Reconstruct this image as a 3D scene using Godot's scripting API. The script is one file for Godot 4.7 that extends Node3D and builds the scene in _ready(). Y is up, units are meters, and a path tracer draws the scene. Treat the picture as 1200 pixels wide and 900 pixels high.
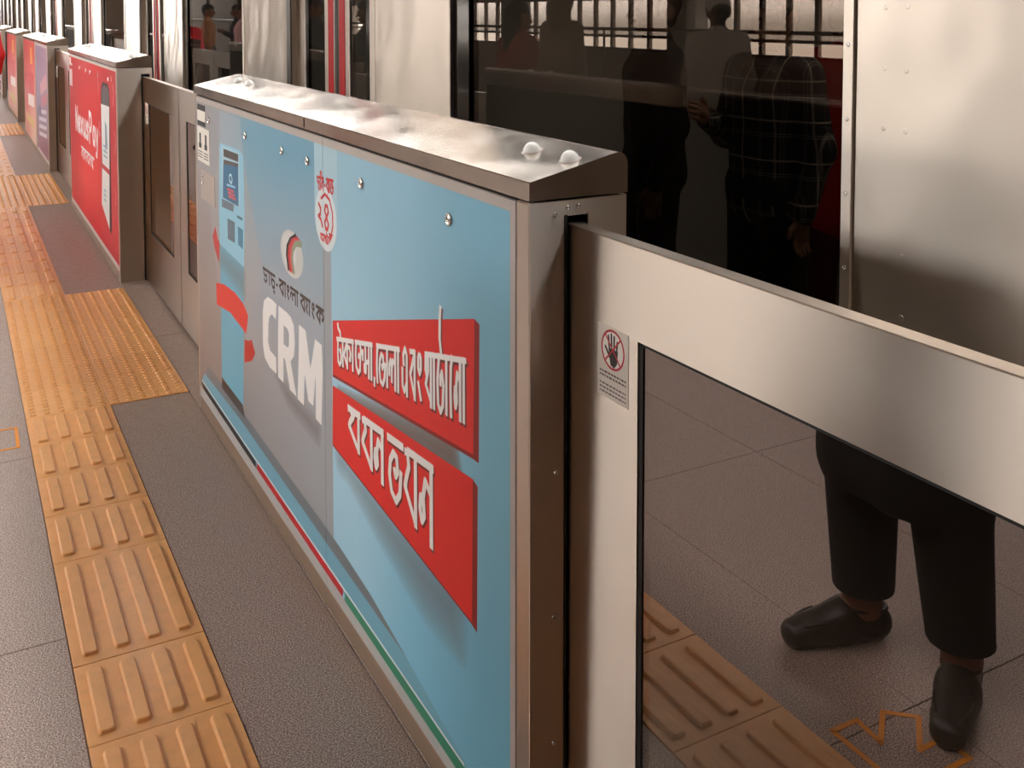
extends Node3D
# Metro platform with half-height platform doors and a stainless train. Metres, y up.
# Platform runs along z (far = -z); the door line is at x about 0.82, the train side at x = 1.53.

const CAM_HEIGHT := 1.54
const FOCAL_PX := 1200.0
const TRAIN_X := 1.53
const CASE_X := 0.824
const CASE_BACK := 1.016
const STAINLESS := Color(0.80, 0.75, 0.70)

var M := {}
var cache := {}
var taken := {}
var rng := RandomNumberGenerator.new()


func _ready() -> void:
	rng.seed = 7
	camera_and_light()
	materials()
	station()
	floor_and_paving()
	door_line()
	train()
	people()


# ------------------------------------------------------------------ camera, sky, exposure
func camera_and_light() -> void:
	var cam := Camera3D.new()
	cam.name = "camera"
	add_child(cam)
	cam.position = Vector3(0, CAM_HEIGHT, 0)
	cam.rotation = Vector3(deg_to_rad(-3.0), deg_to_rad(-28.78), 0)
	cam.projection = Camera3D.PROJECTION_FRUSTUM
	cam.near = 0.05
	cam.far = 300.0
	cam.size = 900.0 / FOCAL_PX * cam.near
	cam.frustum_offset = Vector2(0, (78.9 - 450.0) / FOCAL_PX * cam.near)
	cam.current = true
	var we := WorldEnvironment.new()
	we.name = "world_environment"
	add_child(we)
	var e := Environment.new()
	we.environment = e
	e.background_mode = Environment.BG_SKY
	var sk := Sky.new()
	var sm := ProceduralSkyMaterial.new()
	sm.sky_top_color = Color(0.93, 0.94, 0.95)
	sm.sky_horizon_color = Color(1.0, 0.97, 0.93)
	sm.ground_bottom_color = Color(0.55, 0.52, 0.48)
	sm.ground_horizon_color = Color(0.72, 0.69, 0.64)
	sm.sky_energy_multiplier = 1.0
	sm.sun_angle_max = 1.0
	sk.sky_material = sm
	e.sky = sk
	e.background_energy_multiplier = 10.6
	e.tonemap_mode = Environment.TONE_MAPPER_LINEAR
	e.tonemap_exposure = 2.0
	e.sdfgi_enabled = true
	e.ssao_enabled = true
	e.ssil_enabled = true


# ------------------------------------------------------------------ helpers
func numbered(called: String) -> String:
	if not taken.has(called):
		taken[called] = 0
		return called
	taken[called] += 1
	return "%s_%03d" % [called, taken[called]]


func thing(called: String, at: Vector3, label: String, category: String, group := "") -> Node3D:
	var o := Node3D.new()
	o.name = numbered(called)
	add_child(o)
	o.position = at
	tag(o, label, category, group)
	return o


func tag(o: Node, label: String, category: String, group := "") -> void:
	o.set_meta("label", label)
	o.set_meta("category", category)
	if group != "":
		o.set_meta("group", group)


func structure(called: String, at := Vector3.ZERO) -> Node3D:
	var o := Node3D.new()
	o.name = called
	add_child(o)
	o.position = at
	o.set_meta("kind", "structure")
	return o


func origin_of(n: Node) -> Vector3:
	var p := Vector3.ZERO
	while n != null and n != self:
		p += (n as Node3D).position
		n = n.get_parent()
	return p


func put(parent: Node, called: String, mesh: Mesh, mat: Material, at: Vector3) -> MeshInstance3D:
	var o := MeshInstance3D.new()
	o.name = called
	o.mesh = mesh
	o.material_override = mat
	parent.add_child(o, true)
	o.position = at - origin_of(parent)
	return o


# a box given by world bounds, edges chamfered
func box(parent: Node, called: String, x0: float, x1: float, y0: float, y1: float, z0: float, z1: float, mat: Material, bevel := 0.0015) -> MeshInstance3D:
	var size := Vector3(x1 - x0, y1 - y0, z1 - z0)
	return put(parent, called, box_mesh(size, bevel), mat, Vector3(x0 + x1, y0 + y1, z0 + z1) * 0.5)


func box_mesh(size: Vector3, bevel: float) -> ArrayMesh:
	var key := "box%.4f,%.4f,%.4f,%.4f" % [size.x, size.y, size.z, bevel]
	if cache.has(key):
		return cache[key]
	var st := SurfaceTool.new()
	st.begin(Mesh.PRIMITIVE_TRIANGLES)
	add_box(st, Vector3.ZERO, size, bevel)
	st.generate_tangents()
	cache[key] = st.commit()
	return cache[key]


func add_box(st: SurfaceTool, c: Vector3, size: Vector3, bevel: float) -> void:
	var h := size * 0.5
	var b := minf(bevel, minf(h.x, minf(h.y, h.z)) * 0.8)
	var i := h - Vector3.ONE * b
	for axis in 3:
		var u := (axis + 1) % 3
		var v := (axis + 2) % 3
		for s in [-1.0, 1.0]:
			var n := Vector3.ZERO
			n[axis] = s
			var q := []
			for uv in [[-1, -1], [1, -1], [1, 1], [-1, 1]]:
				var p := Vector3.ZERO
				p[axis] = h[axis] * s
				p[u] = i[u] * uv[0]
				p[v] = i[v] * uv[1]
				q.append(p + c)
			face(st, q, n)
		if b > 0.0:
			for s in [-1.0, 1.0]:
				for t in [-1.0, 1.0]:
					var n := Vector3.ZERO
					n[u] = s
					n[v] = t
					var q := []
					for k in [[0, -1], [0, 1], [1, 1], [1, -1]]:
						var p := Vector3.ZERO
						p[axis] = i[axis] * k[1]
						p[u] = (h[u] if k[0] == 0 else i[u]) * s
						p[v] = (i[v] if k[0] == 0 else h[v]) * t
						q.append(p + c)
					face(st, q, n.normalized())
	if b > 0.0:
		for sx in [-1.0, 1.0]:
			for sy in [-1.0, 1.0]:
				for sz in [-1.0, 1.0]:
					var s := Vector3(sx, sy, sz)
					face(st, [c + Vector3(h.x, i.y, i.z) * s, c + Vector3(i.x, h.y, i.z) * s, c + Vector3(i.x, i.y, h.z) * s], s.normalized())


# a flat convex face; texture coordinates in metres: u along z (or x), v down
func face(st: SurfaceTool, q: Array, n: Vector3) -> void:
	var g: Vector3 = (q[1] - q[0]).cross(q[2] - q[0])
	var order := range(q.size())
	if g.dot(n) > 0.0:
		order.reverse()
	for k in range(1, q.size() - 1):
		for m in [order[0], order[k], order[k + 1]]:
			var p: Vector3 = q[m]
			st.set_normal(n)
			var a := n.abs()
			if a.x >= a.y and a.x >= a.z:
				st.set_uv(Vector2(p.z, -p.y))
			elif a.y >= a.z:
				st.set_uv(Vector2(p.z, p.x))
			else:
				st.set_uv(Vector2(p.x, -p.y))
			st.add_vertex(p)


# a profile in x, y swept along z
func extrude(profile: PackedVector2Array, z0: float, z1: float) -> ArrayMesh:
	var st := SurfaceTool.new()
	st.begin(Mesh.PRIMITIVE_TRIANGLES)
	var mid := Vector2.ZERO
	for p in profile:
		mid += p / profile.size()
	var turn := -1.0 if Geometry2D.is_polygon_clockwise(profile) else 1.0
	for k in profile.size():
		var a := profile[k]
		var b := profile[(k + 1) % profile.size()]
		var d := (b - a).normalized() * turn
		var n := Vector3(d.y, -d.x, 0)
		face(st, [Vector3(a.x, a.y, z0), Vector3(b.x, b.y, z0), Vector3(b.x, b.y, z1), Vector3(a.x, a.y, z1)], n)
	var tri := Geometry2D.triangulate_polygon(profile)
	for k in range(0, tri.size(), 3):
		for e in [[z0, -1.0], [z1, 1.0]]:
			var q := []
			for m in 3:
				var p := profile[tri[k + m]]
				q.append(Vector3(p.x, p.y, e[0]))
			face(st, q, Vector3(0, 0, e[1]))
	st.generate_tangents()
	return st.commit()


# a profile of (radius, height) turned about y
func lathe(profile: Array, sides: int) -> ArrayMesh:
	var st := SurfaceTool.new()
	st.begin(Mesh.PRIMITIVE_TRIANGLES)
	st.set_smooth_group(0)
	for k in profile.size() - 1:
		for s in sides:
			var q := []
			for e in [[k, s], [k + 1, s], [k + 1, s + 1], [k, s + 1]]:
				var a := TAU * float(e[1]) / sides
				var r: Vector2 = profile[e[0]]
				q.append(Vector3(cos(a) * r.x, r.y, sin(a) * r.x))
			for t in [[0, 1, 2], [0, 2, 3]]:
				for m in t:
					st.add_vertex(q[m])
	st.index()
	st.generate_normals()
	return st.commit()


func tube(points: PackedVector3Array, r: float, sides := 8) -> ArrayMesh:
	var st := SurfaceTool.new()
	st.begin(Mesh.PRIMITIVE_TRIANGLES)
	var rings := []
	for k in points.size():
		var d := (points[mini(k + 1, points.size() - 1)] - points[maxi(k - 1, 0)]).normalized()
		var u := d.cross(Vector3.UP if absf(d.y) < 0.9 else Vector3.RIGHT).normalized()
		var v := d.cross(u)
		var ring := []
		for s in sides:
			var a := TAU * s / sides
			ring.append(points[k] + (u * cos(a) + v * sin(a)) * r)
		rings.append(ring)
	for k in points.size() - 1:
		for s in sides:
			var t := (s + 1) % sides
			var c: Vector3 = (points[k] + points[k + 1]) * 0.5
			var q := [rings[k][s], rings[k][t], rings[k + 1][t], rings[k + 1][s]]
			var n: Vector3 = ((q[0] + q[1] + q[2] + q[3]) * 0.25 - c).normalized()
			face(st, q, n)
	for e in [0, points.size() - 1]:
		var n: Vector3 = (points[e] - points[1 if e == 0 else e - 1]).normalized()
		face(st, rings[e], n)
	return st.commit()


# ------------------------------------------------------------------ materials
func mat(color: Color, rough := 0.6, metal := 0.0) -> StandardMaterial3D:
	var m := StandardMaterial3D.new()
	m.albedo_color = color
	m.roughness = rough
	m.metallic = metal
	return m


func noise_tex(freq: float, size: int, lo: Color, hi: Color, octaves := 4, seed_ := 1, at := 0.0, to := 1.0) -> NoiseTexture2D:
	var n := FastNoiseLite.new()
	n.noise_type = FastNoiseLite.TYPE_SIMPLEX_SMOOTH
	n.frequency = freq
	n.fractal_octaves = octaves
	n.seed = seed_
	var t := NoiseTexture2D.new()
	t.width = size
	t.height = size
	t.seamless = true
	t.noise = n
	var g := Gradient.new()
	g.offsets = PackedFloat32Array([at, to])
	g.colors = PackedColorArray([lo, hi])
	t.color_ramp = g
	return t


func steel(color: Color, rough_lo: float, rough_hi: float, aniso: float, scale := Vector3(1.2, 60, 1), seed_ := 3) -> StandardMaterial3D:
	var m := mat(color, 1.0, 1.0)
	m.roughness_texture = noise_tex(0.02, 256, Color(rough_lo, rough_lo, rough_lo), Color(rough_hi, rough_hi, rough_hi), 5, seed_, 0.2, 0.8)
	m.roughness_texture_channel = BaseMaterial3D.TEXTURE_CHANNEL_RED
	m.uv1_scale = scale
	if aniso != 0.0:
		m.anisotropy_enabled = true
		m.anisotropy = aniso
	return m


# coated glass: part mirror, the rest lets light straight through
func coated_glass(mirror: float, tint: Color) -> ORMMaterial3D:
	var im := Image.create(4, 4, false, Image.FORMAT_RGBA8)
	im.fill(Color(1, 0.0, 1))
	var m := ORMMaterial3D.new()
	m.orm_texture = ImageTexture.create_from_image(im)
	m.transparency = BaseMaterial3D.TRANSPARENCY_ALPHA
	m.albedo_color = Color(tint.r, tint.g, tint.b, mirror)
	return m


func materials() -> void:
	M.steel_door = steel(STAINLESS, 0.33, 0.36, -1.0, Vector3(0.8, 120, 1))
	M.steel_case = steel(STAINLESS, 0.33, 0.37, -0.95, Vector3(0.8, 110, 1), 5)
	M.steel_lid = steel(STAINLESS, 0.17, 0.25, 0.0, Vector3(0.9, 1.6, 1), 9)
	M.steel_train = steel(STAINLESS, 0.35, 0.39, -0.95, Vector3(1.0, 140, 1), 11)
	M.steel_panel = steel(STAINLESS, 0.33, 0.37, -0.95, Vector3(1.0, 1.0, 1), 12)
	var wave := noise_tex(0.012, 256, Color.BLACK, Color.WHITE, 2, 14)
	wave.color_ramp = null
	wave.as_normal_map = true
	wave.bump_strength = 3.0
	M.steel_panel.normal_enabled = true
	M.steel_panel.normal_texture = wave
	M.steel_panel.normal_scale = 0.35
	M.steel_roof = mat(Color(0.78, 0.76, 0.73), 0.45, 0.7)
	M.steel_edge = steel(STAINLESS, 0.28, 0.32, 0.0, Vector3(2, 20, 1), 13)
	M.steel_weld = mat(STAINLESS, 0.35, 1.0)
	M.steel_dark = mat(Color(0.22, 0.19, 0.17), 0.45, 0.8)
	M.chrome = mat(Color(0.85, 0.84, 0.82), 0.12, 1.0)
	M.rubber = mat(Color(0.06, 0.05, 0.048), 0.6)
	M.black_gloss = mat(Color(0.035, 0.03, 0.03), 0.12)
	M.trim_grey = mat(Color(0.72, 0.66, 0.62), 0.42)
	M.kick = mat(Color(0.60, 0.50, 0.42), 0.5, 0.3)
	M.dome = mat(Color(0.96, 0.95, 0.92), 0.18)
	M.door_glass = coated_glass(0.85, Color(0.57, 0.525, 0.50))
	M.train_glass = coated_glass(0.6, Color(0.31, 0.28, 0.26))
	M.red_stripe = mat(Color(0.62, 0.02, 0.035), 0.5)
	M.red_stripe.metallic_specular = 0.25
	M.paper = mat(Color(0.90, 0.87, 0.82), 0.6)
	M.ink = mat(Color(0.12, 0.09, 0.08), 0.6)
	M.granite = mat(Color.WHITE, 0.42)
	M.granite.albedo_texture = noise_tex(0.22, 512, Color(0.40, 0.315, 0.28), Color(0.98, 0.89, 0.83), 3, 21, 0.2, 0.95)
	M.granite.roughness_texture = noise_tex(0.05, 256, Color(0.30, 0.30, 0.30), Color(0.58, 0.58, 0.58), 4, 22)
	M.granite.roughness = 1.0
	M.granite.uv1_triplanar = true
	M.granite.uv1_world_triplanar = true
	M.granite.uv1_scale = Vector3.ONE * 1.9
	M.granite.normal_enabled = true
	M.granite.normal_texture = noise_tex(0.3, 512, Color.BLACK, Color.WHITE, 2, 24)
	M.granite.normal_texture.color_ramp = null
	M.granite.normal_texture.as_normal_map = true
	M.granite.normal_texture.bump_strength = 1.5
	M.granite.normal_scale = 0.28
	M.mortar = mat(Color(0.55, 0.49, 0.45), 0.9)
	M.tactile = []
	for k in 3:
		var t := mat(Color.WHITE, 0.32)
		var c: Color = [Color(0.965, 0.70, 0.435), Color(0.95, 0.685, 0.425), Color(0.975, 0.715, 0.45)][k]
		t.albedo_texture = noise_tex(0.03, 256, c.darkened(0.04), c, 5, 31 + k, 0.1, 0.6)
		t.uv1_triplanar = true
		t.uv1_world_triplanar = true
		t.uv1_scale = Vector3.ONE * 2.2
		M.tactile.append(t)
	M.paint_yellow = mat(Color(0.93, 0.58, 0.15), 0.5)
	M.concrete = mat(Color.WHITE, 0.9)
	M.concrete.albedo_texture = noise_tex(0.02, 256, Color(0.52, 0.50, 0.47), Color(0.62, 0.60, 0.57), 5, 41)
	M.concrete.uv1_triplanar = true
	M.concrete.uv1_world_triplanar = true
	M.ceiling = mat(Color(0.66, 0.62, 0.57), 0.8)
	M.wall = mat(Color(0.54, 0.49, 0.44), 0.8)
	M.frame_alu = mat(Color(0.42, 0.36, 0.31), 0.45, 0.4)
	M.pane = mat(Color(0.4, 0.4, 0.39, 0.3), 0.02)
	M.pane.transparency = BaseMaterial3D.TRANSPARENCY_ALPHA
	M.lamp = mat(Color(0.9, 0.88, 0.84), 0.4)
	M.lamp.emission_enabled = true
	M.lamp.emission = Color(1.0, 0.93, 0.84)
	M.lamp.emission_energy_multiplier = 0.6
	M.interior = mat(Color(0.74, 0.72, 0.68), 0.6)
	M.seat = mat(Color(0.10, 0.14, 0.18), 0.5)


# ------------------------------------------------------------------ the station around the platform
func station() -> void:
	# roof over platform and tracks
	var roof := structure("ceiling", Vector3(-2.4, 4.6, -14))
	box(roof, "roof_slab", -6.4, 2.35, 4.6, 4.8, -46, 14, M.ceiling, 0.0)
	box(roof, "roof_slab", 3.15, 9.4, 4.6, 4.8, -46, 14, M.ceiling, 0.0)
	box(roof, "roof_slab", 2.35, 3.15, 4.6, 4.8, 2.5, 14, M.ceiling, 0.0)
	for k in 12:
		var z := 12.0 - 5.0 * k
		box(roof, "roof_beam", -6.2, 9.2, 4.35, 4.6, z - 0.12, z + 0.12, M.ceiling, 0.01)
	# the side opposite the train: parapet, a row of windows with a rail, open above
	var wall := structure("wall_left", Vector3(-5.6, 0, -14))
	box(wall, "parapet", -5.72, -5.55, -0.2, 1.0, -46, 14, M.wall, 0.004)
	for k in 13:
		var z := 13.0 - 4.8 * k
		box(wall, "column", -5.85, -5.45, 0, 4.6, z - 0.2, z + 0.2, M.concrete, 0.02)
	# solid above the windows, and all the way up beside and behind the viewer
	box(wall, "upper_wall", -5.72, -5.55, 1.80, 3.4, -46, 14, M.wall, 0.004)
	box(wall, "upper_wall", -5.72, -5.55, 4.3, 4.6, -46, 14, M.wall, 0.004)
	box(wall, "solid_bay", -5.72, -5.55, 1.0, 1.80, -4.0, 14, M.wall, 0.004)
	box(wall, "solid_bay", -5.72, -5.55, 1.0, 1.80, -46, -24, M.wall, 0.004)
	box(wall, "solid_bay", -5.72, -5.55, 3.4, 4.3, -46, -24, M.wall, 0.004)
	box(wall, "solid_bay", -5.72, -5.55, 3.4, 4.3, 0.0, 14, M.wall, 0.004)
	var win := structure("window_1", Vector3(-5.62, 1.0, -14))
	box(win, "sill_rail", -5.66, -5.58, 1.0, 1.04, -24, -4.0, M.frame_alu, 0.003)
	box(win, "transom", -5.655, -5.585, 1.19, 1.23, -24, -4.0, M.frame_alu, 0.003)
	box(win, "head_rail", -5.66, -5.58, 1.74, 1.80, -24, -4.0, M.frame_alu, 0.003)
	var z := -4.0
	while z > -22.0:
		box(win, "mullion", -5.65, -5.59, 1.04, 1.74, z - 0.03, z + 0.03, M.frame_alu, 0.002)
		box(win, "pane", -5.623, -5.617, 1.23, 1.74, z - 0.43, z - 0.03, M.pane, 0.0)
		z -= 0.46
	var rail := thing("handrail", Vector3(-5.3, 0, -14), "round metal handrail in front of the far windows", "handrail")
	put(rail, "rail", tube(PackedVector3Array([Vector3(0, 0, -30), Vector3(0, 0, 26)]), 0.025), M.frame_alu, Vector3(-5.3, 1.32, -14))
	for k in 20:
		put(rail, "post", tube(PackedVector3Array([Vector3(0, 0, 0), Vector3(0, 1.3, 0)]), 0.018, 6), M.frame_alu, Vector3(-5.3, 0, 11.5 - 2.4 * k))
	# beyond the train
	var right := structure("wall_right", Vector3(9.2, 0, -14))
	box(right, "side_wall", 9.1, 9.3, -1.6, 4.6, -46, 14, M.wall, 0.004)
	for k in 13:
		var zz := 13.0 - 4.8 * k
		box(right, "column", 9.0, 9.4, -1.6, 4.6, zz - 0.2, zz + 0.2, M.concrete, 0.02)
	var bed := structure("track_bed", Vector3(5, -1.6, -14))
	box(bed, "slab", 1.1, 9.3, -1.8, -1.5, -46, 14, M.concrete, 0.0)
	var far_end := structure("wall_front", Vector3(-2, 0, -46))
	box(far_end, "panel", -6.4, 9.4, -1.6, 2.6, -46.3, -46.1, M.wall, 0.0)
	var back := structure("wall_back", Vector3(1.5, 0, 14))
	box(back, "panel", -6.4, 9.4, -1.6, 4.6, 14.0, 14.2, M.wall, 0.0)


# ------------------------------------------------------------------ floor slabs and tactile paving
const STRIP0 := 0.217
const STRIP1 := 0.520
const PAD1 := 0.822
const DOORS := [-0.37, -5.13, -9.85, -15.1, -20.0]
const PADS := [[0.53, -1.27], [-4.23, -6.03], [-8.99, -10.73], [-14.36, -15.9]]


func floor_and_paving() -> void:
	var fl := structure("floor", Vector3(0, 0, -10))
	box(fl, "bed", -5.6, 1.12, -0.5, -0.012, -46, 14, M.mortar, 0.0)
	var gap := 0.0011
	var rows := [[-0.65, -0.05], [-0.05, STRIP0], [STRIP1, PAD1], [PAD1, 1.12]]
	for k in 8:
		rows.append([-0.65 - 0.6 * (k + 1), -0.65 - 0.6 * k])
	for r in rows.size():
		var x0: float = rows[r][0]
		var x1: float = rows[r][1]
		var near_joint := -2.68 + 1.18 * 4
		for k in 16:
			var za := near_joint - 1.18 * (k + 1)
			var zb := near_joint - 1.18 * k
			if r == 2:
				# the row between strip and door line gives way to the blister pads
				if k > 0:
					continue
				for piece in cut(near_joint - 1.18 * 16, near_joint):
					box(fl, "floor_slab", x0 + gap, x1 - gap, -0.012, -rng.randf() * 0.0006, piece[0] + gap, piece[1] - gap, M.granite, 0.001)
			else:
				box(fl, "floor_slab", x0 + gap, x1 - gap, -0.012, -rng.randf() * 0.0006, za + gap, zb - gap, M.granite, 0.001)
		var rest := box(fl, "far_floor_slabs", x0 + gap, x1 - gap, -0.012, -0.0005, -46, near_joint - 1.18 * 16, M.granite, 0.001)
		rest.set_meta("kind", "stuff")
		var rear := box(fl, "rear_floor_slabs", x0 + gap, x1 - gap, -0.012, -0.0005, near_joint, 14, M.granite, 0.001)
		rear.set_meta("kind", "stuff")
	# ribbed strip, tile by tile, in stretches between the pads
	var bar := bar_mesh(0.245)
	var bar_long := bar_mesh(0.455)
	var names := ["tan ribbed tactile strip in the foreground, with one tile longer than the rest", "tan ribbed tactile strip beside the red advertising cabinet", "tan ribbed tactile strip farther along, past the red cabinet", "ribbed tactile strip at the far end of the platform"]
	var spans := [[-1.27, -4.23], [-6.03, -8.99], [-10.73, -14.36], [-15.9, -27.0]]
	var first := [-1.34, -1.64, -1.94, -2.24, -2.54, -3.055, -3.36, -3.66, -3.945, -4.23]
	for s in spans.size():
		var t := thing("tactile_strip", Vector3((STRIP0 + STRIP1) / 2, 0, (spans[s][0] + spans[s][1]) / 2), names[s], "tactile paving", "ribbed strips of the guiding path")
		var joints := []
		if s == 0:
			joints = [-1.27] + first
		else:
			var n := int(round((spans[s][0] - spans[s][1]) / 0.3))
			for k in n + 1:
				joints.append(lerpf(spans[s][0], spans[s][1], float(k) / n))
		for k in joints.size() - 1:
			var zb: float = joints[k]
			var za: float = joints[k + 1]
			if zb - za < 0.12:
				box(t, "tile", STRIP0 + 0.001, STRIP1 - 0.001, -0.012, 0.003, za + 0.001, zb - 0.001, M.tactile[0], 0.001)
				continue
			var tile := box(t, "tile", STRIP0 + 0.001, STRIP1 - 0.001, -0.012, 0.0025 + rng.randf() * 0.0008, za + 0.001, zb - 0.001, M.tactile[rng.randi() % 3], 0.001)
			if za > -22.0:
				for b in 4:
					var bx := STRIP0 + 0.0425 + 0.073 * b
					put(tile, "bar", bar_long if zb - za > 0.4 else bar, tile.material_override, Vector3(bx, 0.003, (za + zb) / 2))
	# blister pads in front of the openings
	var studs := stud_tile()
	var pad_names := ["blister tactile pad in front of the nearest glass door", "wide tan blister tactile pad between the blue and red cabinets", "blister tactile pad just past the red cabinet", "far blister tactile pad near the person in red"]
	for s in PADS.size():
		var t := thing("tactile_pad", Vector3((STRIP0 + PAD1) / 2, 0, (PADS[s][0] + PADS[s][1]) / 2), pad_names[s], "tactile paving", "blister pads before the doors")
		var n := int(round((PADS[s][0] - PADS[s][1]) / 0.3))
		var step: float = (PADS[s][0] - PADS[s][1]) / n
		for k in n:
			for c in 2:
				var x0 := STRIP0 + 0.302 * c
				var za: float = PADS[s][0] - step * (k + 1)
				var m: Material = M.tactile[rng.randi() % 3]
				var tile := box(t, "tile", x0 + 0.001, x0 + 0.301, -0.012, 0.003, za + 0.001, za + step - 0.001, m, 0.001)
				var o := put(tile, "studs", studs, m, Vector3(x0 + 0.151, 0.003, za + step / 2))
				o.set_meta("kind", "stuff")
	# queue arrows painted on the slabs
	arrow(DOORS[0], -1.0, "orange outlined floor arrow seen mirrored in the nearest door glass")
	arrow(DOORS[0], 1.0, "orange outlined floor arrow on the near side of the nearest door")
	arrow(DOORS[1], 1.0, "corner of an orange floor arrow at the left picture edge")
	arrow(DOORS[1], -1.0, "orange outlined floor arrow past the wide blister pad")


func cut(za: float, zb: float) -> Array:
	var out := [[za, zb]]
	for p in PADS:
		var next := []
		for o in out:
			if p[1] >= o[1] or p[0] <= o[0]:
				next.append(o)
				continue
			if o[0] < p[1]:
				next.append([o[0], p[1]])
			if o[1] > p[0]:
				next.append([p[0], o[1]])
		out = next
	return out.filter(func(o): return o[1] - o[0] > 0.02)


# one raised bar with sloping flanks and rounded ends
func bar_mesh(length: float) -> ArrayMesh:
	var st := SurfaceTool.new()
	st.begin(Mesh.PRIMITIVE_TRIANGLES)
	st.set_smooth_group(-1)
	var rings := []
	for lvl in [[0.0190, 0.0], [0.0165, 0.0062], [0.0140, 0.0078]]:
		var ring := []
		var half: float = length / 2 - 0.0185
		for k in 14:
			var end := 1.0 if k < 7 else -1.0
			var a := PI * float(k % 7) / 6.0 + (0.0 if k < 7 else PI)
			var rr := 0.011
			var w: float = lvl[0] - rr
			ring.append(Vector3(cos(a) * rr + w * signf(cos(a)) * (1.0 if absf(cos(a)) > 0.01 else 0.0), lvl[1], sin(a) * rr + end * (half + w)))
		rings.append(ring)
	for l in 2:
		for k in 14:
			var j := (k + 1) % 14
			var q := [rings[l][k], rings[l][j], rings[l + 1][j], rings[l + 1][k]]
			var mid: Vector3 = (q[0] + q[1]) * 0.5
			var n: Vector3 = (q[1] - q[0]).cross(q[3] - q[0]).normalized()
			if n.y < 0.0 or n.dot(Vector3(mid.x, 0, 0)) < -0.01:
				n = -n
			face(st, q, n)
	face(st, rings[2], Vector3.UP)
	return st.commit()


func stud_tile() -> ArrayMesh:
	var st := SurfaceTool.new()
	st.begin(Mesh.PRIMITIVE_TRIANGLES)
	for i in 6:
		for j in 8:
			var c := Vector3((i - 2.5) * 0.05, 0, (j - 3.5) * 0.0365)
			var prev := []
			for lvl in [[0.0125, 0.0], [0.0105, 0.0036], [0.0075, 0.005]]:
				var ring := []
				for k in 8:
					var a := TAU * k / 8.0
					ring.append(c + Vector3(cos(a) * lvl[0], lvl[1], sin(a) * lvl[0]))
				if prev:
					for k in 8:
						var n := (Vector3(cos(TAU * (k + 0.5) / 8), 0.7, sin(TAU * (k + 0.5) / 8))).normalized()
						face(st, [prev[k], prev[(k + 1) % 8], ring[(k + 1) % 8], ring[k]], n)
				prev = ring
			face(st, prev, Vector3.UP)
	return st.commit()


func arrow(door: float, side: float, label: String) -> void:
	# outline of a block arrow that points slantwise to the door
	var pts := [[0.18, 0.965], [0.178, 1.16], [0.106, 1.158], [0.115, 1.085], [0.035, 1.15], [-0.02, 1.10], [0.06, 1.03], [-0.01, 1.03], [-0.011, 0.965]]
	var poly := PackedVector2Array()
	for p in pts:
		poly.append(Vector2(p[0], door + side * p[1]))
	var o := poly
	var st := SurfaceTool.new()
	st.begin(Mesh.PRIMITIVE_TRIANGLES)
	var at := Vector3(0.08, 0.0, door + side * 1.05)
	for k in o.size():
		# each limb of the outline as a thin painted band
		var a := o[k]
		var b := o[(k + 1) % o.size()]
		var d := (b - a).normalized() * 0.006
		var n := Vector2(-d.y, d.x)
		var q := []
		for p in [a - d + n, b + d + n, b + d - n, a - d - n]:
			q.append(Vector3(p.x, 0.0012, p.y) - at)
		face(st, q, Vector3.UP)
		var low := []
		for v in q:
			low.append(v - Vector3(0, 0.0014, 0))
		for m in 4:
			var mid: Vector3 = (q[m] + q[(m + 1) % 4]) * 0.5 - (q[0] + q[1] + q[2] + q[3]) * 0.25
			face(st, [q[m], q[(m + 1) % 4], low[(m + 1) % 4], low[m]], mid.normalized())
	var mi := MeshInstance3D.new()
	mi.name = numbered("floor_arrow")
	mi.mesh = st.commit()
	mi.material_override = M.paint_yellow
	add_child(mi)
	mi.position = at
	tag(mi, label, "floor marking", "queue arrows on the floor")


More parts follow.
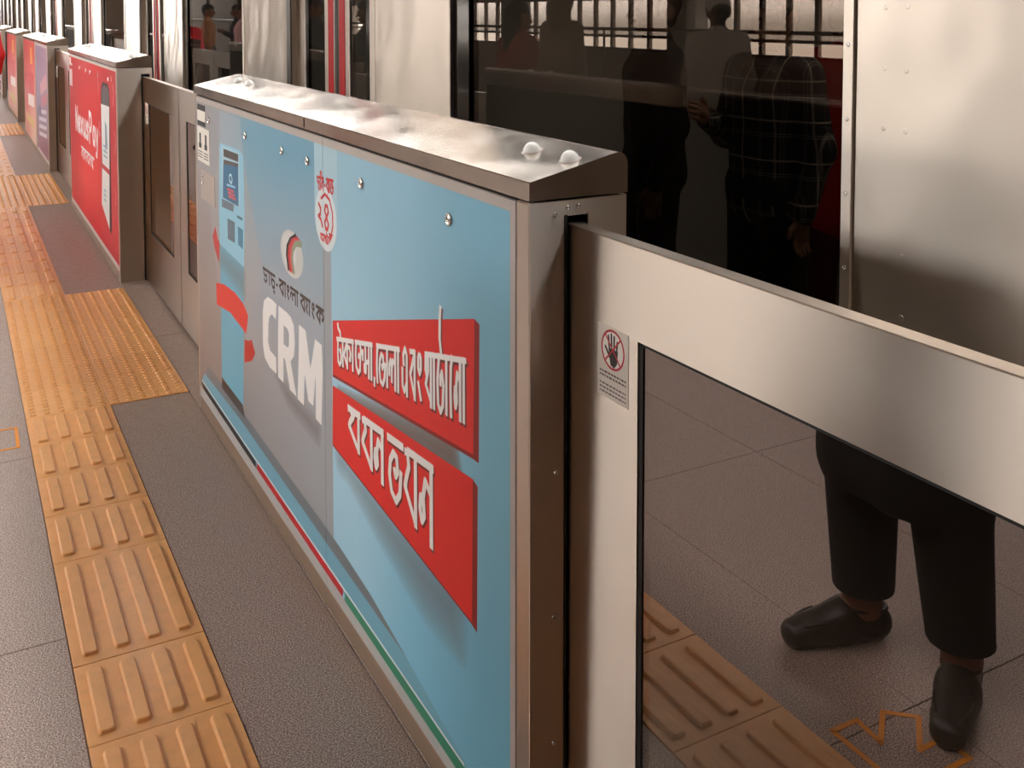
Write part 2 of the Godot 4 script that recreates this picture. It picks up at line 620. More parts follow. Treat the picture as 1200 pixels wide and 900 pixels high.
# ------------------------------------------------------------------ printed sheets: a small painter for flat print
class Canvas:
	var w: int
	var h: int
	var px: float
	var top: float
	var buf: PackedByteArray

	func _init(width: int, height: int, px_per_metre: float, top_y: float) -> void:
		w = width
		h = height
		px = px_per_metre
		top = top_y

	func start(im: Image) -> void:
		im.convert(Image.FORMAT_RGB8)
		buf = im.get_data()

	func at(p: Vector2) -> Vector2:
		return Vector2(p.x * px, (top - p.y) * px)

	# contours in metres (x along the sheet, y up)
	func poly(contours: Array, c: Color, alpha := 1.0) -> void:
		var done := []
		for k in contours:
			var t := PackedVector2Array()
			for p in k:
				t.append(at(p if p is Vector2 else Vector2(p[0], p[1])))
			done.append(t)
		fill(done, c, alpha)

	func stroke(points: Array, width: float, c: Color, alpha := 1.0, round_end := false) -> void:
		var t := PackedVector2Array()
		for p in points:
			t.append(at(p if p is Vector2 else Vector2(p[0], p[1])))
		var end := Geometry2D.END_ROUND if round_end else Geometry2D.END_BUTT
		fill(Geometry2D.offset_polyline(t, width * px * 0.5, Geometry2D.JOIN_ROUND, end), c, alpha)

	func ring(c: Vector2, rx: float, ry: float, n := 32) -> Array:
		var out := []
		for k in n:
			var a := TAU * k / n
			out.append(c + Vector2(cos(a) * rx, sin(a) * ry))
		return out

	func fill(contours: Array, c: Color, alpha: float) -> void:
		var y0 := 1e9
		var y1 := -1e9
		var x0 := 1e9
		var x1 := -1e9
		for k in contours:
			for p in k:
				y0 = minf(y0, p.y)
				y1 = maxf(y1, p.y)
				x0 = minf(x0, p.x)
				x1 = maxf(x1, p.x)
		var ya := maxi(0, int(floor(y0)))
		var yb := mini(h - 1, int(ceil(y1)))
		var xa := maxi(0, int(floor(x0)))
		var xb := mini(w - 1, int(ceil(x1)))
		if xb <= xa or yb < ya:
			return
		var n := xb - xa + 3
		var r := int(c.r * 255)
		var g := int(c.g * 255)
		var b := int(c.b * 255)
		for y in range(ya, yb + 1):
			var full := PackedFloat32Array()
			full.resize(n)
			for sub in 3:
				var yy := y + (sub + 0.5) / 3.0
				var xs := PackedFloat32Array()
				for k in contours:
					var m: int = k.size()
					for i in m:
						var p: Vector2 = k[i]
						var q: Vector2 = k[(i + 1) % m]
						if (p.y <= yy) != (q.y <= yy):
							xs.append(p.x + (yy - p.y) * (q.x - p.x) / (q.y - p.y))
				xs.sort()
				for i in range(0, xs.size() - 1, 2):
					add_edge(full, clampf(xs[i] - xa, 0, n - 2), 1.0 / 3.0)
					add_edge(full, clampf(xs[i + 1] - xa, 0, n - 2), -1.0 / 3.0)
			var sum := 0.0
			var o := (y * w + xa) * 3
			for x in xb - xa + 1:
				sum += full[x]
				if sum > 0.004:
					var t := minf(sum, 1.0) * alpha
					buf[o] = int(lerpf(buf[o], r, t))
					buf[o + 1] = int(lerpf(buf[o + 1], g, t))
					buf[o + 2] = int(lerpf(buf[o + 2], b, t))
				o += 3

	func add_edge(full: PackedFloat32Array, x: float, amount: float) -> void:
		var i := int(x)
		var f := x - i
		full[i] += amount * (1.0 - f)
		full[i + 1] += amount * f

	func texture() -> ImageTexture:
		return ImageTexture.create_from_image(Image.create_from_data(w, h, false, Image.FORMAT_RGB8, buf))


# strokes of the Bengali letters in a unit box: headline at 1, foot at 0
const GLYPH := {
	"aa": [[0.55, 1, 0.55, 0]],
	"ka": [[0.5, 1, 0.5, 0], [0.5, 0.9, 0.08, 0.45, 0.5, 0.12], [0.5, 0.74, 0.78, 0.74, 0.95, 0.55, 0.88, 0.34, 0.72, 0.36]],
	"tta": [[0.3, 1, 0.24, 0.5, 0.3, 0.14, 0.55, 0.04, 0.8, 0.16, 0.86, 0.42, 0.7, 0.58, 0.52, 0.5], [0.75, 1, 0.7, 1.2, 0.35, 1.35, 0.25, 1.55]],
	"ja": [[0.16, 0.95, 0.1, 0.55, 0.18, 0.22, 0.4, 0.05, 0.62, 0.16, 0.66, 0.46, 0.52, 0.6, 0.42, 0.48], [0.66, 0.46, 0.74, 0.72, 0.62, 0.95], [0.73, 0.66, 0.96, 0.72, 0.96, 0.45]],
	"ma": [[0.9, 1, 0.9, 0], [0.3, 1, 0.34, 0.4, 0.9, 0.5], [0.34, 0.4, 0.14, 0.34, 0.16, 0.18, 0.34, 0.16, 0.42, 0.36]],
	"comma": [[0.6, 0.14, 0.5, -0.12]],
	"e": [[0.8, 1, 0.42, 0.82, 0.3, 0.45, 0.45, 0.0]],
	"ta": [[0.46, 0.54, 0.56, 0.42, 0.7, 0.52, 0.64, 0.72, 0.42, 0.76, 0.2, 0.6, 0.14, 0.35, 0.28, 0.1, 0.58, 0.03, 0.84, 0.2, 0.93, 0.58]],
	"la": [[0.9, 1, 0.9, 0], [0.08, 0.3, 0.1, 0.58, 0.28, 0.68, 0.42, 0.5, 0.42, 0.16], [0.42, 0.5, 0.58, 0.68, 0.9, 0.6]],
	"ea": [[0.3, 0.62, 0.22, 0.85, 0.48, 1.0, 0.72, 0.86, 0.74, 0.0], [0.08, 0.6, 0.1, 0.22, 0.36, 0.1, 0.74, 0.3]],
	"ba": [[0.85, 1, 0.85, 0], [0.85, 0.92, 0.12, 0.5, 0.85, 0.06]],
	"ang": [[0.5, 0.95, 0.25, 0.85, 0.25, 0.65, 0.5, 0.56, 0.72, 0.66, 0.72, 0.86, 0.5, 0.95], [0.2, 0.42, 0.75, 0.05]],
	"pa": [[0.88, 1, 0.88, 0], [0.12, 0.98, 0.1, 0.66, 0.3, 0.54, 0.46, 0.66, 0.44, 0.94], [0.3, 0.54, 0.12, 0.4, 0.88, 0.12]],
	"ttha": [[0.35, 1, 0.12, 0.55, 0.2, 0.14, 0.5, 0.02, 0.8, 0.14, 0.88, 0.48, 0.7, 0.7, 0.5, 0.6, 0.52, 0.45], [0.6, 1, 0.42, 1.25, 0.45, 1.6, 0.55, 1.8]],
	"na": [[0.88, 1, 0.88, 0], [0.88, 0.62, 0.5, 0.74, 0.34, 0.5, 0.2, 0.5, 0.14, 0.34, 0.26, 0.2, 0.42, 0.3, 0.36, 0.5]],
	"ya": [[0.9, 1, 0.9, 0], [0.18, 0.98, 0.42, 0.78, 0.2, 0.62, 0.1, 0.48, 0.9, 0.08], [0.42, 0.78, 0.56, 0.94]],
	"kha": [[0.9, 1, 0.9, 0], [0.1, 0.92, 0.34, 0.92, 0.42, 0.74, 0.24, 0.56, 0.14, 0.42, 0.9, 0.06], [0.14, 0.42, 0.3, 0.42]],
	"dda": [[0.15, 1, 0.15, 0.6, 0.4, 0.5, 0.7, 0.6, 0.75, 0.3, 0.55, 0.06, 0.25, 0.14, 0.2, 0.3]],
	"ca": [[0.2, 1, 0.2, 0.35, 0.45, 0.06, 0.8, 0.12, 0.85, 0.5, 0.55, 0.62, 0.2, 0.5], [0.6, -0.12, 0.9, -0.28]],
	"hyphen": [[0.2, 0.45, 0.8, 0.45]],
	"yaphala": [[0.3, 0.9, 0.7, 0.6, 0.3, 0.35, 0.8, 0.05]],
	"da": [[0.2, 1, 0.2, 0.65, 0.5, 0.55, 0.8, 0.65, 0.6, 0.2, 0.9, 0.0]],
	"i": [[0.5, 1, 0.5, 0], [0.5, 1.0, 0.6, 1.4, 1.2, 1.35, 1.5, 1.0]],
	"ra": [[0.85, 1, 0.85, 0], [0.85, 0.92, 0.12, 0.5, 0.85, 0.06], [0.4, -0.15, 0.5, -0.22]],
	"two": [[0.15, 0.95, 0.6, 0.75, 0.5, 0.5, 0.15, 0.4, 0.6, 0.3, 0.9, 0.0]],
	"four": [[0.5, 0.52, 0.2, 0.75, 0.35, 0.98, 0.65, 0.98, 0.8, 0.75, 0.5, 0.52, 0.2, 0.25, 0.35, 0.02, 0.65, 0.02, 0.8, 0.25, 0.5, 0.52]],
}


# letters [name, x0, x1] on a slanting band: headline from a to b, foot from c to d; words [x0, x1] get a headline
func bengali(cv: Canvas, letters: Array, words: Array, a: Vector2, b: Vector2, c: Vector2, d: Vector2, width: float, ink: Color, shift := Vector2.ZERO) -> void:
	var place := func(x: float, y: float) -> Vector2:
		var t := (x - a.x) / (b.x - a.x)
		var up := a.lerp(b, t)
		var lo := c.lerp(d, t)
		return Vector2(x, lerpf(lo.y, up.y, y)) + shift
	for w in words:
		cv.stroke([place.call(w[0], 0.95), place.call(w[1], 0.95)], width * 1.05, ink)
	for l in letters:
		for s in GLYPH[l[0]]:
			var pts := []
			for k in range(0, s.size(), 2):
				pts.append(place.call(lerpf(l[1], l[2], s[k]), s[k + 1]))
			cv.stroke(pts, width, ink)


func rows_of(colors: Array, w: int, h: int) -> Image:
	# a small grid of inks, spread smoothly over the sheet
	var im := Image.create(colors[0].size(), colors.size(), false, Image.FORMAT_RGB8)
	for y in colors.size():
		for x in colors[0].size():
			im.set_pixel(x, y, colors[y][x])
	im.resize(w, h, Image.INTERPOLATE_BILINEAR)
	return im


func soft(cv: Canvas, contour: Array, c: Color, steps: int, reach: float, strength: float) -> void:
	# a printed soft-edged tone: nested outlines laid over each other
	var t := PackedVector2Array()
	for p in contour:
		t.append(cv.at(Vector2(p[0], p[1])))
	if Geometry2D.is_polygon_clockwise(t):
		t.reverse()
	for k in steps:
		var grow := lerpf(reach, -reach, float(k) / (steps - 1)) * cv.px
		for q in Geometry2D.offset_polygon(t, grow, Geometry2D.JOIN_ROUND):
			cv.fill([q], c, strength)


const AD_W := 2.61
const AD_TOP := 1.232


func blue_print() -> ImageTexture:
	var px := 2048.0 / AD_W
	var cv := Canvas.new(2048, 968, px, AD_TOP)
	var g := func(r: int, gg: int, b: int) -> Color: return Color8(r, gg, b)
	# ground of the print: grey left, blue towards the top middle, greyer below
	cv.start(rows_of([
		[g.call(158, 152, 150), g.call(162, 168, 174), g.call(124, 170, 190), g.call(120, 168, 190), g.call(122, 170, 192)],
		[g.call(158, 153, 152), g.call(164, 170, 178), g.call(142, 174, 190), g.call(148, 174, 188), g.call(152, 176, 188)],
		[g.call(158, 149, 145), g.call(164, 164, 168), g.call(162, 172, 180), g.call(166, 173, 182), g.call(168, 176, 184)],
		[g.call(156, 144, 139), g.call(160, 153, 152), g.call(164, 166, 170), g.call(168, 170, 174), g.call(168, 174, 180)],
		[g.call(152, 138, 132), g.call(156, 145, 142), g.call(160, 156, 156), g.call(164, 162, 163), g.call(166, 168, 172)],
		[g.call(146, 131, 126), g.call(150, 137, 132), g.call(156, 148, 146), g.call(162, 156, 154), g.call(164, 164, 166)]], 1262, 968))
	var left := Image.create_from_data(1262, 968, false, Image.FORMAT_RGB8, cv.buf)
	var right := rows_of([
		[g.call(158, 198, 216), g.call(152, 196, 216), g.call(134, 186, 208)],
		[g.call(164, 206, 224), g.call(158, 202, 222), g.call(132, 188, 210)],
		[g.call(170, 212, 230), g.call(150, 204, 226), g.call(128, 188, 212)],
		[g.call(174, 216, 234), g.call(142, 202, 226), g.call(122, 186, 212)],
		[g.call(168, 212, 232), g.call(138, 200, 226), g.call(122, 186, 210)]], 2048 - 1262, 968)
	var whole := Image.create(2048, 968, false, Image.FORMAT_RGB8)
	whole.blit_rect(left, Rect2i(0, 0, 1262, 968), Vector2i(0, 0))
	whole.blit_rect(right, Rect2i(0, 0, 2048 - 1262, 968), Vector2i(1262, 0))
	cv.start(whole)
	# grey beam left of the middle seam runs down beside the pale tab
	cv.poly([[[1.545, 0.97], [1.607, 0.97], [1.607, 0.1], [1.545, 0.1]]], Color8(164, 168, 172))
	# light cone above the printed cash machine
	cv.poly([[[0.421, 1.2], [0.702, 1.2], [0.75, 1.06], [0.40, 1.06]]], Color8(165, 180, 190), 0.75)
	cv.poly([[[0.40, 1.06], [0.75, 1.06], [0.95, 0.78], [0.92, 0.70], [0.80, 0.56], [0.36, 0.56], [0.25, 0.80]]], Color8(176, 172, 170), 0.55)
	# cash machine: lower body, head, screen, slots, keys
	cv.poly([[[0.40, 0.72], [0.731, 0.72], [0.70, 0.24], [0.392, 0.242]]], Color8(112, 182, 206))
	soft(cv, [[0.40, 0.69], [0.73, 0.69], [0.73, 0.63], [0.40, 0.66]], Color8(120, 128, 132), 5, 0.03, 0.2)
	cv.poly([[[0.425, 1.087], [0.696, 1.093], [0.742, 1.078], [0.75, 0.9], [0.733, 0.712], [0.39, 0.722], [0.388, 0.862], [0.41, 1.075]]], Color8(150, 205, 224))
	cv.poly([[[0.435, 1.08], [0.69, 1.085], [0.69, 0.90], [0.435, 0.895]]], Color8(176, 212, 226))
	cv.poly([[[0.47, 1.072], [0.676, 1.077], [0.675, 1.051], [0.469, 1.045]]], Color8(84, 80, 80))
	cv.poly([[[0.468, 1.034], [0.674, 1.046], [0.674, 1.03], [0.467, 1.016]]], Color8(88, 84, 84))
	cv.poly([[[0.463, 1.017], [0.674, 1.035], [0.672, 0.902], [0.451, 0.898]]], Color8(52, 116, 152))
	cv.stroke([[0.55, 0.99], [0.575, 0.995], [0.59, 0.98], [0.575, 0.965], [0.55, 0.972], [0.548, 0.99]], 0.008, Color8(205, 232, 240))
	cv.stroke([[0.51, 0.952], [0.63, 0.96]], 0.007, Color8(160, 212, 232))
	for k in 3:
		cv.stroke([[0.515 + 0.01 * k, 0.938 - 0.011 * k], [0.61 + 0.012 * k, 0.942 - 0.011 * k]], 0.009, Color8(214, 90, 100))
	cv.poly([[[0.434, 0.892], [0.608, 0.898], [0.597, 0.872], [0.432, 0.862]]], Color8(112, 128, 138))
	cv.poly([[[0.514, 0.836], [0.618, 0.84], [0.614, 0.769], [0.514, 0.764]]], Color8(104, 124, 136))
	cv.poly([[[0.657, 0.834], [0.728, 0.834], [0.721, 0.769], [0.659, 0.773]]], Color8(78, 140, 166))
	cv.stroke([[0.65, 0.866], [0.72, 0.868]], 0.008, Color8(70, 110, 130))
	# red arrow winding round the machine
	cv.poly([[[0.327, 0.774], [0.358, 0.734], [0.391, 0.725], [0.375, 0.65], [0.31, 0.688], [0.279, 0.729]]], Color8(200, 58, 58))
	cv.poly([[[0.325, 0.566], [0.447, 0.589], [0.6, 0.598], [0.715, 0.588], [0.777, 0.564], [0.767, 0.534], [0.747, 0.495], [0.653, 0.503], [0.535, 0.511], [0.387, 0.495], [0.331, 0.489]]], Color8(234, 62, 60))
	cv.poly([[[0.727, 0.471], [0.782, 0.482], [0.818, 0.497], [0.86, 0.463], [0.815, 0.426], [0.723, 0.393]]], Color8(206, 58, 56))
	# shelf under the machine, then the band of colours along the foot
	cv.poly([[[0.05, 0.118], [0.18, 0.216], [0.694, 0.214], [1.52, 0.208], [1.647, 0.206], [1.866, 0.192], [2.082, 0.162], [2.292, 0.128], [2.40, 0.112], [2.40, 0.1], [0.05, 0.1]]], Color8(122, 178, 198))
	cv.poly([[[0.11, 0.165], [0.18, 0.216], [0.694, 0.214], [1.52, 0.208], [1.647, 0.206], [1.866, 0.192], [2.082, 0.162], [1.866, 0.165], [1.52, 0.168], [0.694, 0.178]]], Color8(122, 116, 116), 0.8)
	cv.poly([[[0.392, 0.238], [0.69, 0.24], [0.72, 0.204], [0.39, 0.199]]], Color8(74, 64, 62))
	cv.poly([[[0.05, 0.122], [2.361, 0.112], [2.361, 0.104], [0.05, 0.116]]], Color8(236, 238, 238))
	cv.poly([[[0.05, 0.117], [0.851, 0.109], [0.843, 0.088], [0.07, 0.094]]], Color8(40, 42, 46))
	cv.poly([[[0.869, 0.112], [1.678, 0.107], [1.672, 0.086], [0.862, 0.09]]], Color8(204, 34, 44))
	cv.poly([[[1.692, 0.108], [2.40, 0.106], [2.40, 0.078], [1.686, 0.085]]], Color8(62, 142, 110))
	cv.poly([[[0.0, 0.094], [0.07, 0.094], [0.86, 0.088], [1.68, 0.085], [2.61, 0.077], [2.61, 0.0], [0.0, 0.0]]], Color8(188, 184, 180))
	# pale tab with the day-and-night mark
	cv.poly([[[1.48, 1.232], [1.66, 1.232], [1.657, 1.01], [1.645, 0.975], [1.615, 0.947], [1.572, 0.937], [1.525, 0.95], [1.49, 0.98], [1.48, 1.01]]], Color8(178, 208, 218))
	cv.poly([cv.ring(Vector2(1.569, 1.02), 0.084, 0.082)], Color8(232, 236, 236), 0.8)
	var red := Color8(204, 52, 54)
	bengali(cv, [["da", 1.50, 1.525], ["i", 1.522, 1.535], ["na", 1.533, 1.556], ["hyphen", 1.557, 1.572], ["ra", 1.574, 1.597], ["aa", 1.595, 1.606], ["ta", 1.606, 1.632]], [[1.50, 1.556], [1.574, 1.632]], Vector2(1.5, 1.120), Vector2(1.632, 1.128), Vector2(1.5, 1.086), Vector2(1.632, 1.092), 0.007, red)
	bengali(cv, [["two", 1.505, 1.548], ["four", 1.552, 1.60]], [], Vector2(1.5, 1.056), Vector2(1.62, 1.056), Vector2(1.5, 0.994), Vector2(1.62, 0.994), 0.0095, red)
	bengali(cv, [["kha", 1.525, 1.547], ["na", 1.548, 1.57], ["tta", 1.568, 1.586], ["aa", 1.582, 1.594]], [[1.525, 1.594]], Vector2(1.52, 0.976), Vector2(1.6, 0.978), Vector2(1.52, 0.957), Vector2(1.6, 0.958), 0.005, red)
	cv.stroke([[1.532, 1.066], [1.564, 1.083], [1.6, 1.074], [1.622, 1.045], [1.624, 1.012], [1.61, 0.982]], 0.008, red)
	cv.poly([[[1.625, 0.99], [1.594, 0.99], [1.597, 0.962]]], red)
	# bank emblem: a pale oval with curved bands, and its name
	cv.poly([cv.ring(Vector2(1.268, 0.868), 0.108, 0.066, 40)], Color8(206, 206, 200))
	cv.poly([cv.ring(Vector2(1.245, 0.875), 0.07, 0.05, 40)], Color8(216, 216, 212))
	for k in 4:
		var x := 1.228 + 0.017 * k
		cv.stroke([[x + 0.085, 0.926 - 0.004 * k], [x + 0.03, 0.905], [x, 0.88], [x - 0.006, 0.855], [x + 0.012, 0.815]], 0.017, [Color8(44, 40, 40), Color8(200, 60, 66), Color8(214, 92, 96), Color8(150, 160, 130)][k])
	bengali(cv, [["dda", 0.967, 1.023], ["aa", 1.023, 1.047], ["ca", 1.047, 1.101], ["hyphen", 1.105, 1.132], ["ba", 1.138, 1.189], ["aa", 1.189, 1.211], ["ang", 1.214, 1.247], ["la", 1.25, 1.305], ["aa", 1.305, 1.327], ["ba", 1.344, 1.391], ["yaphala", 1.391, 1.416], ["aa", 1.414, 1.436], ["ang", 1.443, 1.476], ["ka", 1.482, 1.547]], [[0.963, 1.1], [1.138, 1.211], [1.25, 1.329], [1.344, 1.436], [1.482, 1.547]], Vector2(0.963, 0.764), Vector2(1.547, 0.779), Vector2(0.963, 0.722), Vector2(1.547, 0.735), 0.0085, Color8(64, 52, 50))
	# CRM
	soft(cv, [[1.10, 0.475], [1.25, 0.46], [1.50, 0.455], [1.49, 0.42], [1.22, 0.43]], Color8(110, 98, 96), 5, 0.022, 0.16)
	var white := Color8(243, 240, 236)
	cv.poly([[[1.014, 0.684], [1.063, 0.687], [1.11, 0.685], [1.101, 0.637], [1.058, 0.642], [1.033, 0.628], [1.02, 0.604], [1.014, 0.545], [1.035, 0.525], [1.099, 0.522], [1.101, 0.473], [1.027, 0.471], [0.974, 0.484], [0.954, 0.515], [0.956, 0.625], [0.972, 0.662]]], white)
	cv.poly([[[1.13, 0.686], [1.213, 0.688], [1.253, 0.685], [1.283, 0.668], [1.291, 0.62], [1.28, 0.58], [1.247, 0.555], [1.302, 0.471], [1.238, 0.470], [1.191, 0.545], [1.176, 0.545], [1.174, 0.470], [1.117, 0.469], [1.122, 0.587]], [[1.182, 0.642], [1.215, 0.642], [1.234, 0.633], [1.232, 0.596], [1.218, 0.587], [1.18, 0.586]]], white)
	cv.poly([[[1.33, 0.684], [1.39, 0.684], [1.415, 0.63], [1.428, 0.592], [1.442, 0.615], [1.472, 0.683], [1.528, 0.683], [1.533, 0.617], [1.52, 0.468], [1.472, 0.469], [1.474, 0.587], [1.451, 0.496], [1.409, 0.495], [1.378, 0.56], [1.367, 0.469], [1.310, 0.468], [1.326, 0.608]]], white)
	# two red boards printed as if standing off the ground, with their printed drop tones
	soft(cv, [[1.66, 0.60], [2.32, 0.72], [2.34, 0.67], [1.9, 0.62], [1.66, 0.592]], Color8(122, 104, 98), 7, 0.02, 0.28)
	soft(cv, [[1.66, 0.43], [2.34, 0.43], [2.34, 0.335], [2.18, 0.33], [1.92, 0.38], [1.72, 0.43]], Color8(120, 132, 140), 9, 0.04, 0.13)
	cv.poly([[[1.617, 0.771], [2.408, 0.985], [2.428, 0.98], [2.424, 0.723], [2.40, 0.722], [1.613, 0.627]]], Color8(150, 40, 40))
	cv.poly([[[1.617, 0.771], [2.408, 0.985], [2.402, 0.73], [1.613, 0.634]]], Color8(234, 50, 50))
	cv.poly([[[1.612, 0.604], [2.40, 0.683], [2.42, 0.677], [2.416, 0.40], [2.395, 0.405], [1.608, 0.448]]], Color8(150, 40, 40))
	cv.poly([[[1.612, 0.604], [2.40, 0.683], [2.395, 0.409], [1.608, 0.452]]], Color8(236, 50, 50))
	var line1 := [["tta", 1.644, 1.684], ["aa", 1.681, 1.697], ["ka", 1.694, 1.749], ["aa", 1.749, 1.77], ["ja", 1.776, 1.831], ["ma", 1.834, 1.872], ["aa", 1.872, 1.894], ["comma", 1.894, 1.91], ["e", 1.912, 1.933], ["ta", 1.928, 1.972], ["aa", 1.969, 1.989], ["la", 1.99, 2.031], ["aa", 2.031, 2.053], ["ea", 2.064, 2.101], ["ba", 2.106, 2.137], ["ang", 2.144, 2.172], ["pa", 2.185, 2.218], ["aa", 2.218, 2.237], ["ttha", 2.241, 2.277], ["aa", 2.277, 2.294], ["e", 2.3, 2.317], ["na", 2.319, 2.351], ["aa", 2.351, 2.372]]
	var words1 := [[1.644, 1.768], [1.776, 1.892], [1.915, 2.053], [2.106, 2.137], [2.185, 2.374]]
	var line2 := [["ya", 1.724, 1.804], ["kha", 1.812, 1.888], ["na", 1.892, 1.955], ["ta", 1.979, 2.062], ["kha", 2.068, 2.141], ["na", 2.146, 2.222]]
	var words2 := [[1.722, 1.81], [1.83, 1.957], [1.977, 2.07], [2.09, 2.225]]
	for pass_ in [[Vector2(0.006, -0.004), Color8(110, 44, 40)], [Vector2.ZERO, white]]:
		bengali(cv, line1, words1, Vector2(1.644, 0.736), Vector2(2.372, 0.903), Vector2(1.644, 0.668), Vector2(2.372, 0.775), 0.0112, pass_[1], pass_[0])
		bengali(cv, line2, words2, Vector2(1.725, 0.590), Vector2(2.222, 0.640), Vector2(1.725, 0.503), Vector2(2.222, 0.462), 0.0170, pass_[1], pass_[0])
	# plain margin round the print
	for m in [[[0, 1.232], [2.61, 1.232], [2.61, 1.206], [0, 1.206]], [[0, 1.232], [0.03, 1.232], [0.03, 0], [0, 0]], [[2.543, 1.232], [2.61, 1.232], [2.61, 0], [2.543, 0]]]:
		cv.poly([m], Color8(190, 178, 170))
	return cv.texture()


func red_print() -> ImageTexture:
	var px := 1024.0 / 2.6
	var cv := Canvas.new(1024, 486, px, AD_TOP)
	var g := func(r: int, gg: int, b: int) -> Color: return Color8(r, gg, b)
	cv.start(rows_of([
		[g.call(190, 52, 56), g.call(206, 44, 48), g.call(212, 44, 48), g.call(196, 50, 54)],
		[g.call(186, 46, 50), g.call(214, 34, 38), g.call(218, 36, 40), g.call(196, 48, 54)],
		[g.call(196, 44, 48), g.call(224, 46, 48), g.call(232, 58, 56), g.call(204, 58, 64)],
		[g.call(204, 60, 58), g.call(236, 72, 66), g.call(232, 66, 62), g.call(212, 70, 74)],
		[g.call(196, 48, 52), g.call(220, 48, 50), g.call(216, 44, 50), g.call(204, 56, 62)]], 1024, 486))
	var pale := Color8(236, 224, 222)
	# rounded lettering: NexusPay, with a line of Bengali below
	var letters := {
		"N": [[0, 0, 0, 1, 0.55, 0, 0.55, 1]],
		"e": [[0.05, 0.33, 0.5, 0.33, 0.48, 0.55, 0.28, 0.65, 0.08, 0.5, 0.05, 0.2, 0.25, 0.0, 0.5, 0.1]],
		"x": [[0, 0, 0.5, 0.65], [0, 0.65, 0.5, 0]],
		"u": [[0.05, 0.65, 0.05, 0.15, 0.25, 0, 0.48, 0.15, 0.5, 0.65, 0.5, 0]],
		"s": [[0.48, 0.58, 0.2, 0.65, 0.05, 0.48, 0.42, 0.25, 0.35, 0.02, 0.03, 0.05]],
		"P": [[0.05, -0.05, 0.05, 1.15, 0.5, 1.1, 0.62, 0.8, 0.45, 0.5, 0.05, 0.45]],
		"a": [[0.5, 0.65, 0.2, 0.65, 0.04, 0.35, 0.15, 0.02, 0.45, 0.1, 0.5, 0.65, 0.5, 0]],
		"y": [[0.05, 0.65, 0.25, 0.05], [0.5, 0.65, 0.2, -0.35, 0.02, -0.35]],
	}
	var x := 0.43
	for c in ["N", "e", "x", "u", "s", "P", "a", "y"]:
		for s in letters[c]:
			var pts := []
			for k in range(0, s.size(), 2):
				pts.append(Vector2(x + s[k] * 0.22, 0.672 + s[k + 1] * 0.165))
			cv.stroke(pts, 0.042, pale, 1.0, true)
		x += 0.165 if c != "P" else 0.185
	bengali(cv, [["na", 0.75, 0.86], ["e", 0.84, 0.9], ["ka", 0.9, 1.02], ["aa", 1.02, 1.07], ["ba", 1.07, 1.2], ["na", 1.2, 1.3], ["pa", 1.32, 1.42], ["e", 1.4, 1.46]], [[0.75, 1.3], [1.32, 1.5]], Vector2(0.75, 0.575), Vector2(1.5, 0.575), Vector2(0.75, 0.49), Vector2(1.5, 0.49), 0.017, pale)
	# phone
	cv.poly([[[1.90, 1.03], [1.93, 1.09], [2.0, 1.12], [2.22, 1.12], [2.28, 1.09], [2.30, 1.02], [2.28, 0.24], [2.24, 0.21], [1.86, 0.33]]], Color8(70, 30, 32))
	cv.poly([[[1.95, 1.03], [1.98, 1.08], [2.05, 1.1], [2.2, 1.1], [2.27, 1.07], [2.27, 0.98], [1.94, 0.975]]], Color8(98, 88, 88))
	cv.poly([[[1.90, 0.975], [2.27, 0.985], [2.18, 0.227], [1.84, 0.33], [1.90, 0.62]]], Color8(228, 226, 222))
	cv.poly([[[2.06, 0.88], [2.14, 0.86], [2.16, 0.72], [2.06, 0.70]]], Color8(130, 150, 162))
	cv.poly([[[1.90, 0.60], [2.22, 0.60], [2.22, 0.568], [1.90, 0.568]]], Color8(206, 66, 72))
	for k in 3:
		cv.stroke([[1.97, 0.66 + 0.03 * k], [2.14, 0.66 + 0.03 * k]], 0.014, Color8(150, 176, 186))
	for k in 3:
		cv.stroke([[1.95, 0.38 + 0.03 * k], [2.06, 0.38 + 0.03 * k]], 0.012, Color8(150, 184, 192))
	# small chips and sparks of the print
	for b in [[1.75, 1.02, 0.1], [1.76, 0.8, 0.05], [1.77, 0.75, 0.04], [2.42, 1.0, 0.13], [2.46, 0.72, 0.14], [2.44, 0.42, 0.1], [0.75, 1.14, 0.02], [1.05, 1.13, 0.02], [1.3, 1.13, 0.02], [1.75, 1.14, 0.03], [2.35, 1.14, 0.03]]:
		cv.stroke([[b[0], b[1] + b[2]], [b[0] + 0.05, b[1] + b[2] * 0.6], [b[0], b[1]]], 0.016, Color8(226, 132, 132))
	cv.poly([[[0.06, 1.2], [0.16, 1.2], [0.16, 1.14], [0.06, 1.14]]], pale)
	cv.poly([[[0.06, 1.11], [0.24, 1.11], [0.24, 0.98], [0.06, 0.98]]], Color8(222, 200, 198))
	cv.stroke([[0.15, 1.1], [0.15, 0.99]], 0.012, Color8(150, 90, 90))
	for m in [[[0, 1.232], [2.6, 1.232], [2.6, 1.208], [0, 1.208]], [[0, 1.232], [0.03, 1.232], [0.03, 0], [0, 0]], [[2.56, 1.232], [2.6, 1.232], [2.6, 0], [2.56, 0]], [[0, 0.085], [2.6, 0.085], [2.6, 0], [0, 0]]]:
		cv.poly([m], Color8(206, 190, 180))
	return cv.texture()


